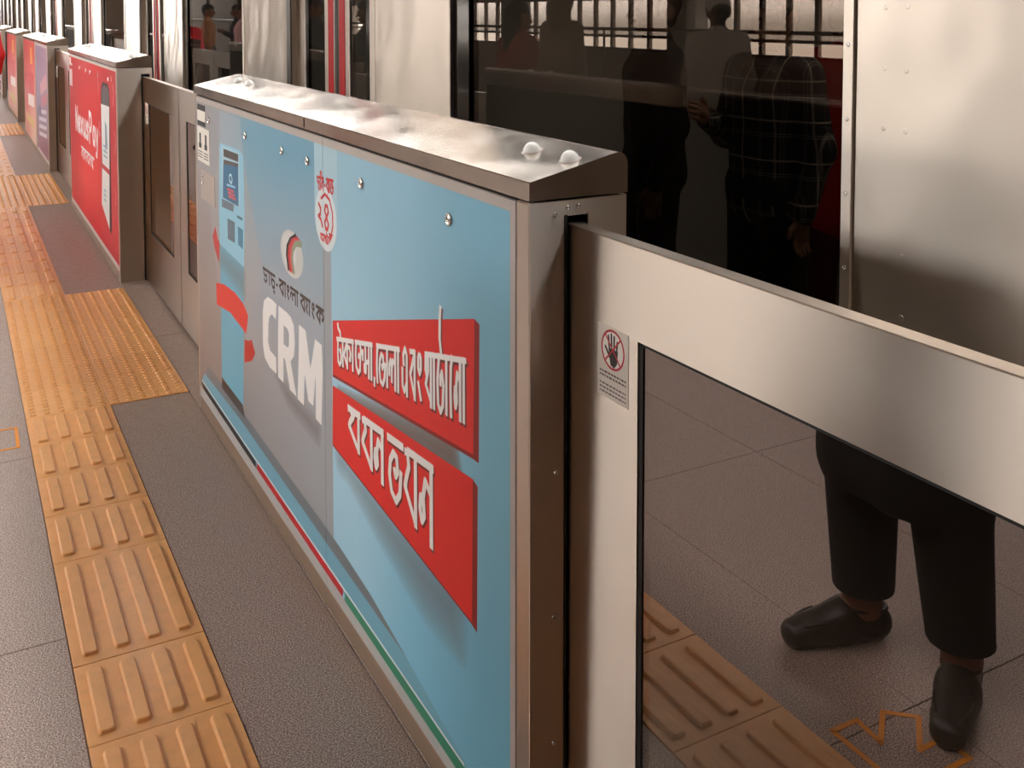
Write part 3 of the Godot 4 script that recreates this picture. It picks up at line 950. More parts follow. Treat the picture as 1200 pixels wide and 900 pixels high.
func mauve_print() -> ImageTexture:
	var cv := Canvas.new(512, 420, 512.0 / 1.5, AD_TOP)
	cv.start(rows_of([[Color8(150, 126, 150), Color8(164, 136, 158)], [Color8(156, 136, 160), Color8(170, 142, 160)], [Color8(150, 134, 158), Color8(156, 128, 150)], [Color8(150, 100, 112), Color8(140, 84, 96)]], 512, 420))
	cv.poly([[[0.5, 0.8], [1.3, 0.95], [1.4, 0.82], [0.6, 0.68]]], Color8(214, 160, 168))
	cv.poly([[[0.6, 0.66], [1.35, 0.76], [1.35, 0.66], [0.7, 0.56]]], Color8(200, 120, 132))
	for k in 4:
		cv.stroke([[0.3, 0.5 - 0.08 * k], [1.25, 0.56 - 0.08 * k]], 0.04, Color8(214, 206, 214))
	cv.poly([[[0.25, 0.56], [0.6, 0.56], [0.6, 0.46], [0.25, 0.46]]], Color8(110, 92, 122))
	for m in [[[0, 1.232], [1.5, 1.232], [1.5, 1.2], [0, 1.2]], [[1.44, 1.232], [1.5, 1.232], [1.5, 0], [1.44, 0]], [[0, 0.09], [1.5, 0.09], [1.5, 0], [0, 0]]]:
		cv.poly([m], Color8(206, 192, 186))
	return cv.texture()


func poster_print() -> ImageTexture:
	var cv := Canvas.new(512, 330, 512.0 / 1.95, AD_TOP)
	cv.start(rows_of([[Color8(206, 50, 54), Color8(210, 70, 64)], [Color8(196, 30, 36), Color8(212, 96, 86)], [Color8(206, 80, 78), Color8(216, 140, 124)], [Color8(206, 130, 112), Color8(212, 170, 150)]], 512, 330))
	cv.poly([[[1.2, 1.15], [1.5, 1.15], [1.5, 0.95], [1.2, 0.95]]], Color8(230, 170, 70))
	cv.poly([[[0.9, 0.85], [1.7, 0.85], [1.7, 0.6], [0.9, 0.6]]], Color8(196, 22, 34))
	cv.poly([[[0.7, 0.56], [1.7, 0.6], [1.7, 0.46], [0.7, 0.42]]], Color8(232, 214, 206))
	cv.poly([[[0.3, 0.3], [1.6, 0.3], [1.6, 0.2], [0.3, 0.2]]], Color8(202, 166, 92))
	return cv.texture()


func hand_notice() -> ImageTexture:
	# prohibition notice on the door leaf: an open hand in a struck-out ring, lines of small print
	var cv := Canvas.new(210, 300, 210.0 / 0.084, 0.12)
	var im := Image.create(210, 300, false, Image.FORMAT_RGB8)
	im.fill(Color8(226, 214, 202))
	cv.start(im)
	var c := Vector2(0.042, 0.083)
	cv.poly([cv.ring(c, 0.031, 0.031)], Color8(240, 232, 222))
	var dark := Color8(44, 32, 30)
	cv.poly([[[0.030, 0.084], [0.056, 0.084], [0.054, 0.064], [0.046, 0.055], [0.036, 0.058]]], dark)
	for f in [[0.033, 0.030, 0.103], [0.039, 0.038, 0.107], [0.0455, 0.046, 0.105], [0.0525, 0.0545, 0.098]]:
		cv.stroke([[f[0], 0.083], [f[1], f[2]]], 0.0042, dark, 1.0, true)
	cv.stroke([[0.034, 0.07], [0.022, 0.084]], 0.0045, dark, 1.0, true)
	cv.poly([cv.ring(c, 0.032, 0.032), cv.ring(c, 0.0285, 0.0285)], Color8(190, 38, 50))
	cv.stroke([[0.020, 0.105], [0.064, 0.061]], 0.003, Color8(196, 44, 56))
	cv.stroke([[0.064, 0.105], [0.020, 0.061]], 0.003, Color8(196, 44, 56))
	var y := 0.043
	for row in [0.003, 0.003, 0.0, 0.0024, 0.0024, 0.0024]:
		if row > 0.0:
			var x := 0.006
			while x < 0.076:
				var w := rng.randf_range(0.003, 0.009)
				cv.stroke([[x, y], [minf(x + w, 0.078), y]], row, Color8(70, 56, 52), 0.85)
				x += w + 0.002
		y -= 0.0065
	return cv.texture()


# ------------------------------------------------------------------ cabinets and sliding leaves of the door line
func door_line() -> void:
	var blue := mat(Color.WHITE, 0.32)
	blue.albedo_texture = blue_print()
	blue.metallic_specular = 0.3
	var red := mat(Color.WHITE, 0.5)
	red.albedo_texture = red_print()
	red.metallic_specular = 0.3
	var mauve := mat(Color.WHITE, 0.36)
	mauve.albedo_texture = mauve_print()
	mauve.metallic_specular = 0.3
	var poster := mat(Color.WHITE, 0.36)
	poster.albedo_texture = poster_print()
	poster.metallic_specular = 0.3
	M.notice = mat(Color.WHITE, 0.5)
	M.notice.albedo_texture = hand_notice()
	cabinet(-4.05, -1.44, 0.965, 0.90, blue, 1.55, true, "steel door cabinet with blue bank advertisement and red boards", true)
	cabinet(-8.80, -6.15, 0.90, 0.965, red, 1.75, false, "steel door cabinet with red phone-payment advertisement", true)
	cabinet(-12.36, -10.85, -1.0, 0.90, mauve, -1.0, false, "short steel cabinet with mauve advertisement beyond the red one", false)
	cabinet(-14.45, -12.48, 0.965, -1.0, poster, -1.0, false, "steel cabinet with red and cream poster behind the mauve one", false)
	cabinet(-18.7, -16.1, 0.90, 0.965, poster, -1.0, false, "steel cabinet half hidden by the person in red", false)
	cabinet(-23.4, -20.8, 0.965, 0.90, mauve, -1.0, false, "farthest steel cabinet at the left picture edge", false)
	cabinet(0.72, 3.33, 0.90, 0.965, blue, 1.55, false, "steel cabinet on the near side of the nearest glass door", false)
	# leaves: [front face x, z of the post side, z of the closing edge]
	leaf(0.898, -1.50, -0.375, "nearest sliding leaf, steel framed, its glass mirroring legs", true)
	leaf(0.898, 0.78, -0.365, "sliding leaf on the near side of the closest opening", false)
	leaf(0.962, -6.21, -5.105, "sliding leaf with a white sticker next to the red cabinet", true)
	leaf(0.962, -3.99, -5.095, "sliding leaf partly hidden behind the blue cabinet", false)
	leaf(0.898, -10.91, -9.83, "far sliding leaf beside the mauve cabinet", true)
	leaf(0.898, -8.74, -9.82, "far sliding leaf behind the red cabinet", false)
	leaf(0.962, -16.16, -15.28, "distant sliding leaf next to the person in red", false)
	leaf(0.962, -14.39, -15.27, "distant sliding leaf behind the cream poster cabinet", false)


func lid_y(x: float) -> float:
	return 1.265 + (x - CASE_X) * 0.222


func cabinet(z0: float, z1: float, slot_far: float, slot_near: float, print_mat: Material, seam: float, detailed: bool, label: String, domes_far: bool) -> void:
	var t := thing("door_cabinet", Vector3((CASE_X + CASE_BACK) / 2, 0, (z0 + z1) / 2), label, "cabinet", "cabinets of the platform door line")
	var xf := CASE_X + 0.006
	# carcass: back, top and the two end plates with their slots
	box(t, "back_plate", CASE_BACK - 0.012, CASE_BACK, 0.0, 1.228, z0 + 0.004, z1 - 0.004, M.steel_dark)
	box(t, "core", xf + 0.002, 0.872, 0.03, 1.226, z0 + 0.02, z1 - 0.02, M.steel_dark, 0.0)
	box(t, "top_plate", xf, CASE_BACK - 0.012, 1.214, 1.228, z0 + 0.01, z1 - 0.01, M.steel_dark, 0.0)
	end_plate(t, z1 - 0.012, z1, slot_near)
	end_plate(t, z0, z0 + 0.012, slot_far)
	# corner posts seen from the front
	box(t, "corner_post", CASE_X, 0.87, 0.0, 1.229, z1 - 0.046, z1 - 0.0005, M.steel_edge, 0.0025)
	box(t, "corner_post", CASE_X, 0.87, 0.0, 1.229, z0 + 0.0005, z0 + 0.020, M.steel_edge, 0.0025)
	# lid: sloping sheet cap with a rounded rear edge
	var pts := PackedVector2Array()
	var r := 0.02
	var xb := CASE_BACK + 0.001
	var yb := lid_y(xb - r)
	pts.append(Vector2(CASE_X - 0.002, 1.2335))
	pts.append(Vector2(CASE_X - 0.002, 1.2635))
	pts.append(Vector2(CASE_X - 0.0005, 1.2652))
	for k in 7:
		var a := PI / 2 + 0.2 - (PI / 2 + 0.2) * k / 6.0
		pts.append(Vector2(xb - r + cos(a) * r, yb - r * 0.98 + sin(a) * r))
	pts.append(Vector2(xb, 1.2335))
	var lid := put(t, "lid", extrude(pts, z0 - 0.002, z1 + 0.002), M.steel_lid, Vector3.ZERO)
	lid.position = -origin_of(t)
	box(lid, "edge_seam", CASE_X - 0.0032, CASE_X - 0.0015, 1.238, 1.262, z0 + 1.40 if z1 - z0 > 2.0 else z0 + 0.7, z0 + 1.404 if z1 - z0 > 2.0 else z0 + 0.704, M.rubber, 0.0)
	# front doors of the cabinet wear the print
	var edges := [z0 + 0.022, z1 - 0.048]
	if seam > 0.0:
		edges = [z0 + 0.022, z0 + seam - 0.0012, z0 + seam + 0.0012, z1 - 0.048]
	for k in range(0, edges.size(), 2):
		sheet(t, "advert_panel", CASE_X, 0.054, 1.226, edges[k], edges[k + 1], print_mat, z0, z1)
	box(t, "kick_plate", CASE_X + 0.001, xf + 0.03, 0.0, 0.052, z0 + 0.021, z1 - 0.047, M.kick, 0.002)
	# door locks along the top
	if seam > 0.0:
		for s in [0.249, 0.778, 1.19, 1.428, 1.831, 2.304]:
			var ring := put(t, "lock", lock_mesh(), M.chrome, Vector3(CASE_X - 0.0005, 1.15, z0 + s))
			ring.rotation.z = PI / 2
			var hole := put(ring, "keyhole", box_mesh(Vector3(0.002, 0.001, 0.009), 0.0), M.rubber, Vector3.ZERO)
			hole.position = Vector3(0, 0.0042, 0)
	# dome lamps on the lid
	var spots := [z1 - 0.045, z1 - 0.175]
	if domes_far:
		spots += [z0 + 0.26, z0 + 0.42]
	for z in spots:
		var x := 0.93
		var d := put(t, "dome_lamp", dome_mesh(), M.dome, Vector3(x, lid_y(x) - 0.003, z))
		d.rotation.z = atan(0.222)
		var ring := put(d, "flange", flange_mesh(), M.trim_grey, Vector3.ZERO)
		ring.position = Vector3.ZERO
	if not detailed:
		return
	# small service door, keyholes and stickers at the far end
	var sd := box(t, "service_door", CASE_X - 0.002, CASE_X, 0.842, 0.952, z0 + 0.106, z0 + 0.332, M.trim_grey, 0.001)
	for y in [0.93, 0.905]:
		var k := put(sd, "keyhole", lock_mesh(), M.chrome, Vector3(CASE_X - 0.0025, y, z0 + 0.14))
		k.rotation.z = PI / 2
		k.scale = Vector3(0.55, 0.8, 0.55)
	box(t, "sticker", CASE_X - 0.0012, CASE_X, 1.176, 1.198, z0 + 0.055, z0 + 0.185, M.ink, 0.0).set_meta("label", "dark strip of a sticker")
	box(t, "sticker", CASE_X - 0.0012, CASE_X, 1.136, 1.176, z0 + 0.055, z0 + 0.185, M.paper, 0.0).set_meta("label", "white sticker")
	box(t, "sticker", CASE_X - 0.0012, CASE_X, 1.118, 1.136, z0 + 0.055, z0 + 0.185, M.ink, 0.0).set_meta("label", "dark strip of a sticker")
	var note := box(t, "sticker", CASE_X - 0.0012, CASE_X, 0.982, 1.112, z0 + 0.05, z0 + 0.25, M.paper, 0.0)
	note.set_meta("label", "white instruction sticker with two pictures")
	for k in 2:
		var zc := z0 + 0.10 + 0.095 * k
		box(note, "printed_figure", CASE_X - 0.0018, CASE_X - 0.001, 1.052, 1.090, zc - 0.012, zc + 0.012, M.ink, 0.0)
		box(note, "printed_figure", CASE_X - 0.0018, CASE_X - 0.001, 1.034, 1.052, zc - 0.022, zc + 0.020, M.ink, 0.0)
		for row in 3:
			box(note, "printed_line", CASE_X - 0.0018, CASE_X - 0.001, 1.018 - 0.010 * row, 1.021 - 0.010 * row, zc - 0.038, zc + 0.036, M.ink, 0.0)
	# edge strip of the middle opening lamp: rivets beside the near slot
	for p in [[0.872, 1.207], [0.897, 1.2165], [0.918, 1.2175], [0.875, 0.77], [0.872, 0.52], [0.872, 0.30]]:
		var s := put(t, "screw", screw_mesh(), M.chrome, Vector3(p[0], p[1], z1))
		s.rotation.x = PI / 2


func end_plate(t: Node3D, za: float, zb: float, slot: float) -> void:
	if slot < 0.0:
		box(t, "end_plate", CASE_X + 0.001, CASE_BACK, 0.0, 1.2295, za, zb, M.steel_case, 0.002)
		return
	# plate with a slot for the sliding leaf: one sheet bent round the opening
	var s0 := slot - 0.008
	var s1 := slot + 0.037
	var top := 1.203 if slot < 0.93 else 1.195
	var p := PackedVector2Array([Vector2(CASE_X + 0.001, 0), Vector2(s0, 0), Vector2(s0, top), Vector2(s1, top), Vector2(s1, 0), Vector2(CASE_BACK, 0), Vector2(CASE_BACK, 1.2295), Vector2(CASE_X + 0.001, 1.2295)])
	var o := put(t, "end_plate", extrude(p, za, zb), M.steel_case, Vector3.ZERO)
	o.position = -origin_of(t)
	var ze := zb + 0.0012 if zb > t.position.z else za - 0.0012
	var zi := zb - 0.004 if zb > t.position.z else za + 0.004
	box(o, "slot_seal", s1 - 0.0005, s1 + 0.0025, 0.02, top + 0.003, minf(ze, zi), maxf(ze, zi), M.steel_edge, 0.0)
	box(o, "slot_seal", s0 - 0.0015, s0 + 0.004, 0.02, top + 0.002, minf(zi, ze), maxf(zi, ze), M.rubber, 0.0)


# a flat printed sheet on the front of a cabinet; u runs along z, v down from the top of the print
func sheet(parent: Node, called: String, x: float, y0: float, y1: float, za: float, zb: float, m: Material, z_far: float, z_near: float) -> void:
	var st := SurfaceTool.new()
	st.begin(Mesh.PRIMITIVE_TRIANGLES)
	var c := Vector3(x + 0.003, (y0 + y1) / 2, (za + zb) / 2)
	add_box(st, Vector3.ZERO, Vector3(0.006, y1 - y0, zb - za), 0.0008)
	var arrays := st.commit_to_arrays()
	var v: PackedVector3Array = arrays[Mesh.ARRAY_VERTEX]
	var uv := PackedVector2Array()
	for p in v:
		uv.append(Vector2((p.z + c.z - z_far) / (z_near - z_far), (AD_TOP - p.y - c.y) / AD_TOP))
	arrays[Mesh.ARRAY_TEX_UV] = uv
	var mesh := ArrayMesh.new()
	mesh.add_surface_from_arrays(Mesh.PRIMITIVE_TRIANGLES, arrays)
	put(parent, called, mesh, m, c)


func lock_mesh() -> ArrayMesh:
	if not cache.has("lock"):
		cache.lock = lathe([Vector2(0.0125, 0), Vector2(0.0125, 0.003), Vector2(0.011, 0.0045), Vector2(0.0085, 0.0045), Vector2(0.0075, 0.002), Vector2(0.006, 0.0035), Vector2(0.0, 0.004)], 18)
	return cache.lock


func dome_mesh() -> ArrayMesh:
	if not cache.has("dome"):
		var p := []
		for k in 8:
			var a := PI / 2 * k / 7.0
			p.append(Vector2(cos(a) * 0.0165, 0.004 + sin(a) * 0.0165))
		cache.dome = lathe([Vector2(0.0165, 0.0)] + p, 24)
	return cache.dome


func flange_mesh() -> ArrayMesh:
	if not cache.has("flange"):
		cache.flange = lathe([Vector2(0.0205, 0.0), Vector2(0.0205, 0.0035), Vector2(0.019, 0.005), Vector2(0.016, 0.005)], 24)
	return cache.flange


func screw_mesh() -> ArrayMesh:
	if not cache.has("screw"):
		cache.screw = lathe([Vector2(0.0045, 0), Vector2(0.0042, 0.0014), Vector2(0.003, 0.0024), Vector2(0.0014, 0.0027), Vector2(0.0011, 0.0015), Vector2(0.0, 0.0015)], 12)
	return cache.screw


# one sliding leaf; zp is its end inside the cabinet, ze its closing edge
func leaf(x: float, zp: float, ze: float, label: String, sticker: bool) -> void:
	var t := thing("sliding_door_leaf", Vector3(x, 0, (zp + ze) / 2), label, "door", "sliding leaves of the platform doors")
	var sgn := signf(ze - zp)
	var x1 := x + 0.027
	var yt := 1.188 if x < 0.93 else 1.178
	var g0 := zp + sgn * 0.255   # glass from the post side ...
	var g1 := ze - sgn * 0.165   # ... to the closing stile
	if absf(ze - zp) > 1.11:
		g0 = zp + sgn * 0.259
	var gy0 := 0.31
	var gy1 := yt - 0.142
	var za := minf(zp, ze)
	var zb := maxf(zp, ze)
	# folded steel frame: rails and stiles are one sheet
	var st := SurfaceTool.new()
	st.begin(Mesh.PRIMITIVE_TRIANGLES)
	for r in [[gy1, yt, za, zb], [0.02, gy0, za, zb], [gy0, gy1, minf(zp, g0), maxf(zp, g0)], [gy0, gy1, minf(g1, ze), maxf(g1, ze)]]:
		add_box(st, Vector3(x + 0.0135, (r[0] + r[1]) / 2, (r[2] + r[3]) / 2) - t.position, Vector3(0.027, r[1] - r[0], r[3] - r[2]), 0.0)
	st.generate_tangents()
	put(t, "frame", st.commit(), M.steel_door, t.position)
	box(t, "top_cap", x - 0.0006, x1 + 0.0006, yt, yt + 0.0025, za, zb, M.steel_edge, 0.001)
	box(t, "edge_seal", x + 0.004, x1 - 0.004, 0.03, yt - 0.004, minf(ze, ze + sgn * 0.004), maxf(ze, ze + sgn * 0.004), M.rubber, 0.0)
	var a := minf(g0, g1)
	var b := maxf(g0, g1)
	var pane := box(t, "glass_pane", x + 0.004, x + 0.010, gy0, gy1, a, b, M.door_glass, 0.0)
	for s in [[gy0, gy1, a, a + 0.011], [gy0, gy1, b - 0.011, b], [gy0, gy0 + 0.008, a, b], [gy1 - 0.005, gy1, a, b]]:
		box(pane, "gasket", x + 0.002, x + 0.012, s[0], s[1], s[2], s[3], M.rubber, 0.0)
	if sticker:
		var z := zp + sgn * 0.152
		var n := put(t, "warning_sticker", notice_mesh(), M.notice, Vector3(x - 0.0004, gy1 - 0.052 + 0.052 - 0.055, z + sgn * 0.042))
		n.set_meta("label", "notice with a struck-out hand and small print")


func notice_mesh() -> ArrayMesh:
	if not cache.has("notice"):
		var st := SurfaceTool.new()
		st.begin(Mesh.PRIMITIVE_TRIANGLES)
		add_box(st, Vector3.ZERO, Vector3(0.0008, 0.115, 0.084), 0.0)
		var arrays := st.commit_to_arrays()
		var uv := PackedVector2Array()
		for p in arrays[Mesh.ARRAY_VERTEX]:
			uv.append(Vector2(p.z / 0.084 + 0.5, 0.5 - p.y / 0.12))
		arrays[Mesh.ARRAY_TEX_UV] = uv
		var mesh := ArrayMesh.new()
		mesh.add_surface_from_arrays(Mesh.PRIMITIVE_TRIANGLES, arrays)
		cache.notice = mesh
	return cache.notice


# ------------------------------------------------------------------ the train
func train() -> void:
	var t := thing("metro_train", Vector3(TRAIN_X + 1.4, -1.1, -14), "stainless steel metro train with dark windows and red door stripes", "train")
	var x := TRAIN_X
	var period := 4.67
	var far := -46.0
	var near := 9.0
	box(t, "lower_side", x, x + 0.05, -1.0, 0.78, far, near, M.steel_train, 0.004)
	box(t, "upper_side", x, x + 0.05, 2.05, 2.2, far, near, M.steel_train, 0.0)
	var arch := PackedVector2Array()
	for k in 9:
		var a := PI - PI / 2 * k / 8.0
		arch.append(Vector2(x + 0.6 + cos(a) * 0.6, 2.2 + sin(a) * 0.55))
	for k in 9:
		var a := PI / 2 - PI / 2 * k / 8.0
		arch.append(Vector2(x + 2.2 + cos(a) * 0.6, 2.2 + sin(a) * 0.55))
	var roof := put(t, "roof", extrude(arch, far, near), M.steel_roof, Vector3.ZERO)
	roof.position = -origin_of(t)
	box(t, "far_side", x + 2.75, x + 2.8, -1.0, 2.2, far, near, M.interior, 0.004)
	box(t, "floor_plate", x + 0.05, x + 2.75, -0.12, -0.02, far, near, M.interior, 0.0)
	box(t, "inner_ceiling", x + 0.05, x + 2.75, 2.12, 2.16, far, near, M.interior, 0.0)
	box(t, "end_wall", x, x + 2.8, -1.0, 2.2, near, near + 0.06, M.steel_train, 0.0)
	box(t, "end_wall", x, x + 2.8, -1.0, 2.2, far - 0.06, far, M.steel_train, 0.0)
	for k in 3:
		var z := -2.4 - 4.67 * k
		var lamp := box(t, "ceiling_lamp", x + 1.3, x + 1.5, 2.10, 2.12, z - 0.6, z + 0.6, M.lamp, 0.0)
		var al := AreaLight3D.new()
		al.name = "lamp_light"
		lamp.add_child(al)
		al.area_size = Vector2(0.2, 1.2)
		al.rotation.x = -PI / 2
		al.position = Vector3(0, -0.02, 0)
		al.light_energy = 0.4
		al.light_color = Color(1.0, 0.93, 0.84)
		al.shadow_enabled = true
	for k in range(-2, 9):
		var c := -4.51 - period * k
		# body panels: between door and window, and between window and the next door
		side_panel(t, x, c + 0.56, c + 1.27, k == 0, 4)
		side_panel(t, x, c + 3.10, c + period - 0.62, k == 0, 3)
		window(t, x, c + 1.27, c + 3.10)
		door(t, x, c)


func side_panel(t: Node3D, x: float, z0: float, z1: float, close: bool, columns: int) -> void:
	var p := box(t, "side_panel", x, x + 0.05, 0.78, 2.05, z0, z1, M.steel_panel, 0.003)
	if not close:
		return
	# spot welds, in rows
	var st := SurfaceTool.new()
	st.begin(Mesh.PRIMITIVE_TRIANGLES)
	var spot := lathe([Vector2(0.0055, 0.0), Vector2(0.0045, 0.0008), Vector2(0.0025, 0.0005), Vector2(0.0, 0.0003)], 8)
	for i in columns:
		for m in 2:
			for j in 9:
				var y := 0.86 + j * 0.115 + rng.randf_range(-0.006, 0.006)
				var z := lerpf(z0 + 0.07, z1 - 0.12, float(i) / (columns - 1)) + m * 0.05
				if rng.randf() < 0.72:
					st.append_from(spot, 0, Transform3D(Basis(Vector3.BACK, PI / 2), Vector3(x, y, z) - origin_of(p)))
	var o := put(p, "weld_spots", st.commit(), M.steel_weld, origin_of(p))
	o.set_meta("kind", "stuff")


func window(t: Node3D, x: float, z0: float, z1: float) -> void:
	var w := box(t, "window_frame", x + 0.012, x + 0.05, 0.78, 0.84, z0, z1, M.black_gloss, 0.002)
	box(w, "frame_bar", x + 0.012, x + 0.05, 1.99, 2.05, z0, z1, M.black_gloss, 0.002)
	box(w, "frame_bar", x + 0.012, x + 0.05, 0.84, 1.99, z0, z0 + 0.13, M.black_gloss, 0.002)
	box(w, "frame_bar", x + 0.012, x + 0.05, 0.84, 1.99, z1 - 0.03, z1, M.black_gloss, 0.002)
	box(w, "window_trim", x - 0.006, x + 0.03, 0.78, 2.05, z1 - 0.028, z1 + 0.002, M.steel_case, 0.003)
	box(w, "window_trim", x - 0.004, x + 0.03, 0.78, 2.05, z0 - 0.012, z0 + 0.01, M.steel_case, 0.003)
	for k in 8:
		var s := put(w, "rivet", screw_mesh(), M.chrome, Vector3(x - 0.006, 0.9 + 0.145 * k, z1 - 0.013))
		s.rotation.z = PI / 2
	box(w, "pane", x + 0.022, x + 0.028, 0.84, 1.99, z0 + 0.13, z1 - 0.03, M.train_glass, 0.0)


func door(t: Node3D, x: float, c: float) -> void:
	box(t, "door_frame", x - 0.004, x + 0.06, 0.78, 2.05, c + 0.535, c + 0.562, M.steel_case, 0.003)
	box(t, "door_frame", x - 0.004, x + 0.06, 0.78, 2.05, c - 0.69, c - 0.62, M.steel_dark, 0.003)
	for s in [-1.0, 1.0]:
		# leaf with a tall window and a red stripe by the closing edge
		var half := 0.62 if s < 0 else 0.56
		var lx := x + 0.028
		var d := box(t, "door_leaf", lx, lx + 0.03, 0.0, 0.80, minf(c + s * 0.003, c + s * half), maxf(c + s * 0.003, c + s * half), M.steel_train, 0.002)
		box(d, "outer_stile", lx, lx + 0.03, 0.80, 2.05, minf(c + s * (half - 0.14), c + s * half), maxf(c + s * (half - 0.14), c + s * half), M.steel_train, 0.002)
		box(d, "inner_stile", lx, lx + 0.03, 0.80, 2.05, minf(c + s * 0.036, c + s * 0.17), maxf(c + s * 0.036, c + s * 0.17), M.steel_train, 0.002)
		box(d, "red_stripe", lx - 0.002, lx + 0.005, 0.0, 2.05, minf(c + s * 0.04, c + s * 0.115), maxf(c + s * 0.04, c + s * 0.115), M.red_stripe, 0.001)
		box(d, "edge_rubber", lx + 0.004, lx + 0.03, 0.0, 2.05, minf(c + s * 0.002, c + s * 0.036), maxf(c + s * 0.002, c + s * 0.036), M.steel_dark, 0.004)
		box(d, "pane", lx + 0.008, lx + 0.014, 0.80, 1.98, minf(c + s * 0.17, c + s * (half - 0.14)), maxf(c + s * 0.17, c + s * (half - 0.14)), M.train_glass, 0.0)
		box(d, "pane_edge", lx + 0.004, lx + 0.02, 0.80, 1.98, minf(c + s * (half - 0.19), c + s * (half - 0.14)), maxf(c + s * (half - 0.19), c + s * (half - 0.14)), M.black_gloss, 0.001)


# ------------------------------------------------------------------ people
# surface nets over tapered capsules [from, to, radius, radius] joined by a smooth minimum
func blob(bones: Array, cell: float, k: float, hem := -1e9) -> ArrayMesh:
	var lo := Vector3.ONE * 1e9
	var hi := Vector3.ONE * -1e9
	for b in bones:
		var r := maxf(b[2], b[3])
		lo = lo.min(b[0] - Vector3.ONE * r).min(b[1] - Vector3.ONE * r)
		hi = hi.max(b[0] + Vector3.ONE * r).max(b[1] + Vector3.ONE * r)
	lo -= Vector3.ONE * cell * 2.5
	hi += Vector3.ONE * cell * 2.5
	var nx := int((hi.x - lo.x) / cell) + 2
	var ny := int((hi.y - lo.y) / cell) + 2
	var nz := int((hi.z - lo.z) / cell) + 2
	var f := PackedFloat32Array()
	f.resize(nx * ny * nz)
	f.fill(1.0)
	for b in bones:
		var p: Vector3 = b[0]
		var q: Vector3 = b[1]
		var ra: float = b[2]
		var rb: float = b[3]
		var reach := Vector3.ONE * (maxf(ra, rb) + k + cell * 2.0)
		var i0 := Vector3i(((p.min(q) - reach - lo) / cell).floor()).clamp(Vector3i.ZERO, Vector3i(nx - 1, ny - 1, nz - 1))
		var i1 := Vector3i(((p.max(q) + reach - lo) / cell).ceil()).clamp(Vector3i.ZERO, Vector3i(nx - 1, ny - 1, nz - 1))
		var d := q - p
		var dd := maxf(d.length_squared(), 1e-9)
		for z in range(i0.z, i1.z + 1):
			for y in range(i0.y, i1.y + 1):
				var o := (z * ny + y) * nx
				for x in range(i0.x, i1.x + 1):
					var w := lo + Vector3(x, y, z) * cell - p
					var t := clampf(w.dot(d) / dd, 0.0, 1.0)
					var s := (w - d * t).length() - (ra + (rb - ra) * t)
					var e := f[o + x]
					var h := maxf(k - absf(s - e), 0.0) / k
					f[o + x] = minf(s, e) - h * h * k * 0.25
	var id := PackedInt32Array()
	id.resize(nx * ny * nz)
	id.fill(-1)
	var verts := PackedVector3Array()
	var step := [1, nx, nx * ny]
	for z in nz - 1:
		for y in ny - 1:
			var o := (z * ny + y) * nx
			for x in nx - 1:
				var c := o + x
				var inside := 0
				for m in 8:
					if f[c + (m & 1) + (m >> 1 & 1) * nx + (m >> 2) * nx * ny] < 0.0:
						inside += 1
				if inside == 0 or inside == 8:
					continue
				var sum := Vector3.ZERO
				var n := 0
				for axis in 3:
					for m in 4:
						var u := m & 1
						var v := m >> 1
						var base := Vector3i.ZERO
						base[(axis + 1) % 3] = u
						base[(axis + 2) % 3] = v
						var c0 := c + base.x + base.y * nx + base.z * nx * ny
						var a := f[c0]
						var bb := f[c0 + step[axis]]
						if (a < 0.0) != (bb < 0.0):
							var p := Vector3(base)
							p[axis] += a / (a - bb)
							sum += p
							n += 1
				id[c] = verts.size()
				verts.append(lo + (Vector3(x, y, z) + sum / n) * cell)
	for m in verts.size():
		verts[m].y = maxf(verts[m].y, hem)
	var index := PackedInt32Array()
	for z in range(1, nz - 1):
		for y in range(1, ny - 1):
			var o := (z * ny + y) * nx
			for x in range(1, nx - 1):
				var c := o + x
				for axis in 3:
					var a := f[c] < 0.0
					if a == (f[c + step[axis]] < 0.0):
						continue
					var u: int = step[(axis + 1) % 3]
					var v: int = step[(axis + 2) % 3]
					var q := [id[c], id[c - u], id[c - u - v], id[c - v]]
					if a:
						index.append_array([q[0], q[2], q[1], q[0], q[3], q[2]])
					else:
						index.append_array([q[0], q[1], q[2], q[0], q[2], q[3]])
	var arrays := []
	arrays.resize(Mesh.ARRAY_MAX)
	arrays[Mesh.ARRAY_VERTEX] = verts
	arrays[Mesh.ARRAY_INDEX] = index
	var st := SurfaceTool.new()
	st.create_from_arrays(arrays)
	st.generate_normals()
	return st.commit()


func V(x: float, y: float, z: float) -> Vector3:
	return Vector3(x, y, z)


# joints of a standing figure 1.7 m tall that looks along -z; "bent" raises the right forearm, "wide" sets the feet apart
func joints(pose: String) -> Dictionary:
	var j := {}
	for s in [-1.0, 1.0]:
		var n := "l" if s < 0 else "r"
		j[n + "hip"] = V(0.09 * s, 0.93, 0)
		j[n + "knee"] = V(0.105 * s, 0.50, -0.015)
		j[n + "ankle"] = V(0.11 * s, 0.085, 0.02)
		j[n + "toe"] = V(0.135 * s, 0.045, -0.15)
		if pose == "wide":
			j[n + "knee"] = V(-0.115, 0.50, 0.0) if s < 0 else V(0.125, 0.50, 0.01)
			j[n + "ankle"] = V(-0.125, 0.085, 0.03) if s < 0 else V(0.14, 0.085, 0.05)
			j[n + "toe"] = V(-0.185, 0.045, -0.14) if s < 0 else V(0.225, 0.045, -0.10)
		j[n + "shoulder"] = V(0.175 * s, 1.385, 0.01)
		j[n + "elbow"] = V(0.235 * s, 1.10, 0.03)
		j[n + "wrist"] = V(0.235 * s, 0.86, -0.05)
		j[n + "down"] = V(0, -1, -0.15).normalized()
		if pose == "bent" and s > 0:
			j[n + "elbow"] = V(0.24, 1.12, -0.02)
			j[n + "wrist"] = V(0.12, 1.20, -0.22)
			j[n + "down"] = V(-0.5, 0.35, -0.8).normalized()
	return j


